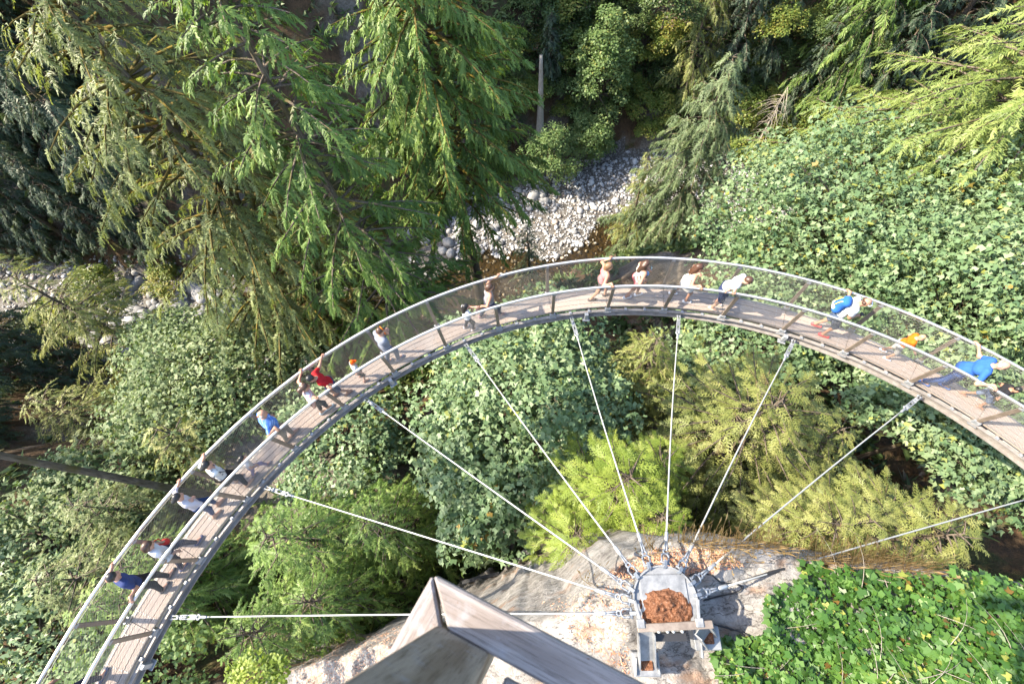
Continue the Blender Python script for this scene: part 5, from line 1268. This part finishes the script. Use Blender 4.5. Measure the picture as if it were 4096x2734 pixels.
    if cap is not None:
        cm_ = fab('plain', cap); co = part('cap', [(hc + hu * .055 * s - hf * .012 * s, hc + hu * .035 * s - hf * .012 * s, .094 * s, .096 * s)], cm_, 60, cut=(hc + hu * .03 * s, -hu), h=.013 * s)
        b_ = part('cap_peak', [(hc + hu * .045 * s + hf * .07 * s + left * .04 * s, hc + hu * .045 * s + hf * .07 * s - left * .04 * s, .03 * s, .03 * s), (hc + hu * .04 * s + hf * .14 * s + left * .02 * s, hc + hu * .04 * s + hf * .14 * s - left * .02 * s, .025 * s, .025 * s)], cm_, 60, cut=(hc + hu * .052 * s, hu), h=.012 * s)
    for q in (-1, 1):
        c0 = hc + hf * .078 * s + left * q * .032 * s + hu * .012 * s - o; MB().tube([c0 - hf * .006 * s, c0 + hf * .008 * s], .010 * s, 6).build('eye', EYE, root)
    c0 = hc + hf * .080 * s - hu * .058 * s - o; MB().tube([c0 - left * .02 * s, c0 + hf * .008 * s, c0 + left * .02 * s], [.004, .008 * s, .004], 5).build('lips', LIP, root)
    return dict(P=P, up=up, f=f, fu=fu, left=left, s=s, sh=sh, hd=hd, wr=wr, hc=hc, hu=hu, hf=hf, el=el, o=o, root=root)

def fwd(px, py, z): return at(px, py, z)
BLK = (.018, .018, .022); NAVY = (.02, .035, .11); WHITE = (.74, .74, .76)
p1 = person('man in navy shirt and black trousers gripping both rails at the left', [(690, 2292), (665, 2348)], 1.78, hands=(rail_pt('O', 445, 2255), rail_pt('I', 520, 2395)), top=('plain', (.03, .045, .13), None, 1), sleeve=.6, lean=10, hair='black', skin=0)
p2 = person('woman in white blouse with a red bag looking down at her phone', [(800, 2160), (742, 2262)], 1.66, hands=(None, None), top=('plain', (.5, .5, .53), None, 1), sleeve=1.4, bottom=('plain', (.025, .03, .06), None, 1), shoe=(.04, .06, .16), hair='brown', style='bob', lean=8, nod=25)
p3 = person('woman in grey white knitted sweater with one hand on the outer rail', [(885, 2008), (872, 2056)], 1.64, hands=(rail_pt('O', 720, 1925), at(770, 1990, 1.25)), top=('plain', (.42, .4, .44), None, 1), sleeve=1.6, bottom=('plain', (.025, .05, .14), None, 1), leg='crop', shoe=(.3, .2, .15), hair='black', style='bun', lean=6)
p4 = person('woman in white floral blouse and black trousers holding up a phone', [(1000, 1930), (958, 1912)], 1.70, hands=(rail_pt('O', 810, 1815), at(850, 1862, 1.35)), top=('floral', (.5, .5, .5), (.22, .23, .25), .8), sleeve=1.5, bottom=('plain', BLK, None, 1), shoe=(.35, .22, .16), hair='black', style='bun', lean=8)
p5 = person('small girl in white top and purple grey leggings', [(1080, 1850), (1018, 1900)], 1.10, top=('plain', (.48, .46, .48), None, 1), sleeve=.4, bottom=('plain', (.22, .18, .27), None, 1), shoe=(.2, .17, .2), hair='black', style='pony', lean=12)
p6 = person('balding man in blue plaid shirt with a hand on the inner rail', [(1182, 1728), (1158, 1756)], 1.74, hands=(None, rail_pt('I', 1105, 1708)), top=('plaid', (.07, .17, .5), (.25, .38, .62), 1.0), sleeve=.75, bottom=('plain', (.19, .16, .13), None, 1), shoe=(.2, .12, .09), hair='grey', style='bald', lean=8, girth=1.25, skin=1, nod=20)
p7 = person('woman with ponytail in pink striped top holding both rails', [(1322, 1628), (1298, 1646)], 1.62, hands=(rail_pt('O', 1205, 1482), rail_pt('I', 1265, 1588)), top=('stripe', (.5, .48, .48), (.45, .22, .25), 1.0), sleeve=.35, bottom=('plain', BLK, None, 1), leg='crop', shoe=(.35, .42, .44), hair='brown', style='pony', lean=10, skin=1)
p8 = person('man in red shirt and dark shorts with arms stretched to both rails', [(1342, 1582), (1395, 1572)], 1.66, rev=True, turn=0, hands=(rail_pt('I', 1318, 1548), rail_pt('O', 1290, 1420)), top=('plain', (.34, .01, .014), None, 1), sleeve=.6, bottom=('plain', (.03, .04, .09), None, 1), leg='short', shoe=(.2, .1, .07), hair='black', lean=12, skin=1, nod=28)
p9 = person('child in white shirt wearing an orange cap', [(1448, 1502), (1466, 1522)], 1.08, top=('stripe', (.5, .51, .53), (.38, .4, .44), .8), sleeve=.6, bottom=('plain', BLK, None, 1), leg='short', shoe=(.3, .16, .12), hair='brown', cap=(.75, .1, .006), lean=5)
p10 = person('man in grey shirt raising an orange camera in both hands', [(1602, 1432), (1560, 1446)], 1.72, turn=15, hands=(at(1545, 1318, 1.48), at(1525, 1335, 1.4)), top=('plain', (.17, .185, .23), None, 1), sleeve=.65, bottom=('plain', (.09, .11, .16), None, 1), shoe=(.2, .2, .25), hair='brown', lean=5, nod=22, girth=1.1)
hh = at(1916, 1232, .88)
p11 = person('dark haired girl in white tee shirt reaching for a woman\'s hand', [(1866, 1308), (1898, 1318)], 1.28, turn=10, hands=(hh + [0, 0, .06], hh), top=('plain', (.48, .5, .55), None, 1), sleeve=.45, bottom=('plain', (.025, .025, .04), None, 1), shoe=(.4, .38, .4), hair='black', style='long', lean=4)
p12 = person('woman in grey tank top leading a girl by the hand', [(1930, 1266), (2008, 1258)], 1.62, hands=(rail_pt('O', 1995, 1102), hh + [.04, 0, .02]), top=('plain', (.2, .19, .2), None, 1), sleeve=0, bottom=('plain', (.035, .04, .07), None, 1), shoe=(.3, .2, .22), hair='brown', style='bob', lean=6, skin=1, hips=1.1)
p13 = person('blonde woman in pink tank top walking with hands on both rails', [(2368, 1200), (2425, 1180)], 1.66, turn=5, hands=(rail_pt('O', 2445, 1034), rail_pt('I', 2450, 1141)), top=('plain', (.6, .14, .15), None, 1), sleeve=0, bottom=('plain', (.05, .05, .05), None, 1), leg='hot', shoe=(.06, .04, .04), hair='blonde', style='bob', lean=6, skin=1)
p14 = person('curly haired woman in floral top and pink shorts holding a phone', [(2508, 1190), (2552, 1178)], 1.66, turn=15, hands=(at(2600, 1078, 1.35), at(2585, 1125, 1.05)), top=('floral', (.5, .43, .37), (.03, .03, .04), 1.0), sleeve=0, bottom=('plain', (.55, .14, .15), None, 1), leg='hot', shoe=(.75, .75, .78), hair='brown', style='curly', lean=5, skin=1)
p16 = person('woman with long auburn hair in a short white dress', [(2746, 1208), (2690, 1174)], 1.64, turn=0, hands=(at(2800, 1098, 1.36), rail_pt('I', 2805, 1152)), top=('plain', (.56, .545, .53), None, 1), sleeve=0, dress=True, shoe=(.78, .78, .78), hair='auburn', style='long', lean=8, skin=1)
p17 = person('man in white shirt and navy shorts leaning on the inner rail', [(2850, 1238), (2868, 1214)], 1.80, turn=-25, hands=(rail_pt('I', 2935, 1170), rail_pt('I', 2905, 1166)), top=('plain', (.58, .57, .555), None, 1), sleeve=.7, bottom=('plain', (.02, .03, .08), None, 1), leg='short', shoe=(.6, .48, .4), hair='brown', lean=24, skin=0, nod=30)
p18 = person('man in white tee shirt with a blue backpack and a black camera', [(3262, 1302), (3292, 1344)], 1.80, hands=(rail_pt('O', 3392, 1162), at(3438, 1262, 1.05)), top=('plain', (.5, .51, .52), None, 1), sleeve=.6, bottom=('plain', (.05, .07, .12), None, 1), leg='short', shoe=(.6, .05, .06), hair='brown', style='bald', lean=14, skin=1, nod=20)
p19 = person('boy in orange shirt and pale shorts striding along', [(3545, 1436), (3530, 1402)], 1.24, hands=(None, at(3662, 1420, .62)), top=('plain', (.68, .12, .008), None, 1), sleeve=.4, bottom=('plain', (.36, .35, .34), None, 1), leg='short', shoe=(.45, .5, .6), hair='fair', lean=12)
p20 = person('bald man in blue polo shirt and jeans gripping both rails', [(3690, 1532), (3772, 1545)], 1.82, hands=(rail_pt('O', 3902, 1376), rail_pt('I', 3985, 1546)), top=('plain', (.025, .095, .36), None, 1), sleeve=.6, bottom=('plain', (.025, .06, .19), None, 1), shoe=(.05, .12, .35), hair='grey', style='bald', lean=22, skin=0, girth=1.15)
p21 = person('boy in black shirt and grey shorts in front of the man in blue', [(3925, 1636), (3842, 1570)], 1.20, hands=(at(4010, 1560, .8), rail_pt('I', 4030, 1578) - [0, 0, .25]), top=('plain', BLK, None, 1), sleeve=.5, bottom=('plain', (.13, .17, .26), None, 1), leg='short', shoe=(.25, .16, .13), hair='black', lean=16, skin=1)
p22 = person('person in dark trousers cut off by the lower left corner', [(408, 2690), (372, 2740)], 1.75, top=('plain', (.05, .06, .12), None, 1), bottom=('plain', (.03, .035, .06), None, 1), shoe=(.03, .05, .12), lean=5)

# ------------------------------------------------------------------ things they carry
def held(name, label, cat, loc, build):
    r = tag(empty(name, tuple(loc)), label, cat); build(r); return r
def phone(label, p, i, d=(0, 0, 1)):
    loc = p['hd'][i] + p['f'] * .03; ax = np.array([p['left'], p['f'], [0, 0, 1.0]])
    def b(r):
        MB().box((0, 0, .05), (.075, .01, .15), ax).build('case', MAT['black'], r, bevel=.003)
        MB().box(p['f'] * -.0065 + [0, 0, .05], (.066, .003, .135), ax).build('screen', plain('phone_screen', (.25, .35, .4), .1), r)
    held('phone', label, 'phone', loc, b)
phone('phone held up by the woman in white floral blouse', p4, 1); phone('phone held out by the curly haired woman', p14, 0)
def cam_orange(r):
    mo = plain('orange_plastic', (.75, .17, .006), .4)
    f, l = p10['f'], p10['left']; ax = np.array([l, f, [0, 0, 1.0]])
    MB().box((0, 0, .05), (.05, .06, .12), ax).build('camera_body', mo, r, bevel=.01); MB().tube([f * .03 + [0, 0, .08], f * .09 + [0, 0, .08]], .025, 8).build('lens', MAT['black'], r, True)
    MB().torus((0, 0, .16), .05, .012, l, np.array([0, 0, 1.0]), 10, 6).build('hand_loop', mo, r, True); MB().bar((0, 0, -.02), (0, 0, -.14), .03, .03, f).build('grip', mo, r)
held('camera', 'small orange camera held up by the man in grey shirt', 'camera', (p10['hd'][0] + p10['hd'][1]) / 2 + [0, 0, .03], cam_orange)
def cam_black(r):
    f = p18['f']; ax = np.array([f, p18['left'], [0, 0, 1.0]]); MB().box((0, 0, .05), (.05, .09, .065), ax).build('camera_body', MAT['black'], r, bevel=.008); MB().tube([f * .02 + [0, 0, .05], f * .07 + [0, 0, .05]], .025, 8).build('lens', MAT['black'], r, True)
held('camera', 'small black camera in the hand of the man with the backpack', 'camera', p18['hd'][1] + [0, 0, .02], cam_black)
def bag(label, cat, name, p, c, size, mat, strap=True):
    V, F = sdf_mesh([(c + p['left'] * size * .0 + p['f'] * -size * .5, c + p['f'] * size * .5, size * .5, size * .5), (c - np.array([0, 0, size * .4]) + p['f'] * -size * .6, c - np.array([0, 0, size * .4]) + p['f'] * size * .6, size * .55, size * .55)], .02, 40)
    r = tag(empty(name, tuple(c)), label, cat); link('bag_body', mesh_np('bag_body', V - c, F, True), mat, r)
    if strap:
        top = (p['sh'][0] if (c - p['P']) @ p['left'] > 0 else p['sh'][1]) + p['up'] * .07; P = [c + p['f'] * size * .6, (c + top) / 2 + p['fu'] * .14, top, (c + top) / 2 - p['fu'] * .14, c - p['f'] * size * .6]
        MB().tube(np.array(P) - c, .012, 5).build('strap', mat, r, True)
RED = fab('plain', (.5, .045, .04))
bag('red handbag at the hip of the woman in white blouse', 'bag', 'handbag', p2, p2['P'] + p2['left'] * .22 + p2['f'] * .06 + [0, 0, -.02], .13, RED)
bag('black shoulder bag at the hip of the woman in white floral blouse', 'bag', 'shoulder_bag', p4, p4['P'] - p4['left'] * .22 + [0, 0, .02], .12, fab('plain', BLK))
bag('blue denim jacket over the arm of the curly haired woman', 'jacket', 'jacket', p14, p14['P'] + p14['f'] * .2 + p14['left'] * .08 + [0, 0, .08], .10, fab('plain', (.14, .26, .48)), False)
# blue backpack with yellow trim
s_ = p18['s']; c = p18['P'] + p18['up'] * .30 * s_ - p18['fu'] * .20 * s_; u, l, b = p18['up'], p18['left'], -p18['fu']
r = tag(empty('backpack', tuple(c)), 'blue and white backpack with yellow trim on the man in white tee shirt', 'backpack')
V, F = sdf_mesh([(c + u * .17 + l * .07, c + u * .17 - l * .07, .075, .075), (c - u * .14 + l * .09, c - u * .14 - l * .09, .09, .09), (c + u * .1, c - u * .1, .12, .125)], .018, 45); link('pack_body', mesh_np('pack_body', V - c, F, True), fab('plain', (.02, .10, .36)), r)
V, F = sdf_mesh([(c - u * .12 + l * .07 + b * .07, c - u * .12 - l * .07 + b * .07, .06, .06)], .016, 45); link('front_pocket', mesh_np('front_pocket', V - c, F, True), fab('plain', (.6, .68, .78)), r)
YEL = fab('plain', (.8, .68, .06))
for q in (-1, 1):
    MB().tube(np.array([l * q * .05 + u * .22 + b * .05, l * q * .06 + u * .1 + b * .125, l * q * .065 - u * .05 + b * .135]), .012, 6).build('trim', YEL, r, True)
    MB().tube(np.array([p18['sh'][0 if q > 0 else 1] - c - l * q * .05 - p18['fu'] * .05 + u * .05, p18['sh'][0 if q > 0 else 1] - c - l * q * .05 + p18['fu'] * .05 + u * .07, p18['sh'][0 if q > 0 else 1] - c - l * q * .04 + p18['fu'] * .12 - u * .12, p18['P'] - c + l * q * .13 + u * .14]), .018, 6).build('shoulder_strap', MAT['black'], r, True)
MB().torus(p18['hc'] - p18['o'] + p18['hu'] * .05 + p18['hf'] * .015, .10 * s_, .012, p18['left'], p18['hf'], 14, 5, (0, math.pi)).build('sunglasses', fab('plain', (.8, .8, .82)), p18['root'], True)
q = p6; MB().tube(np.array([q['sh'][0] - q['o'] + q['up'] * .05 - q['left'] * .03 + q['fu'] * .05, q['sh'][0] - q['o'] + q['up'] * .085 - q['left'] * .05, q['sh'][0] - q['o'] + q['up'] * .05 - q['left'] * .06 - q['fu'] * .07]), .022, 6).build('orange_strap', fab('plain', (.9, .2, .02)), q['root'], True)
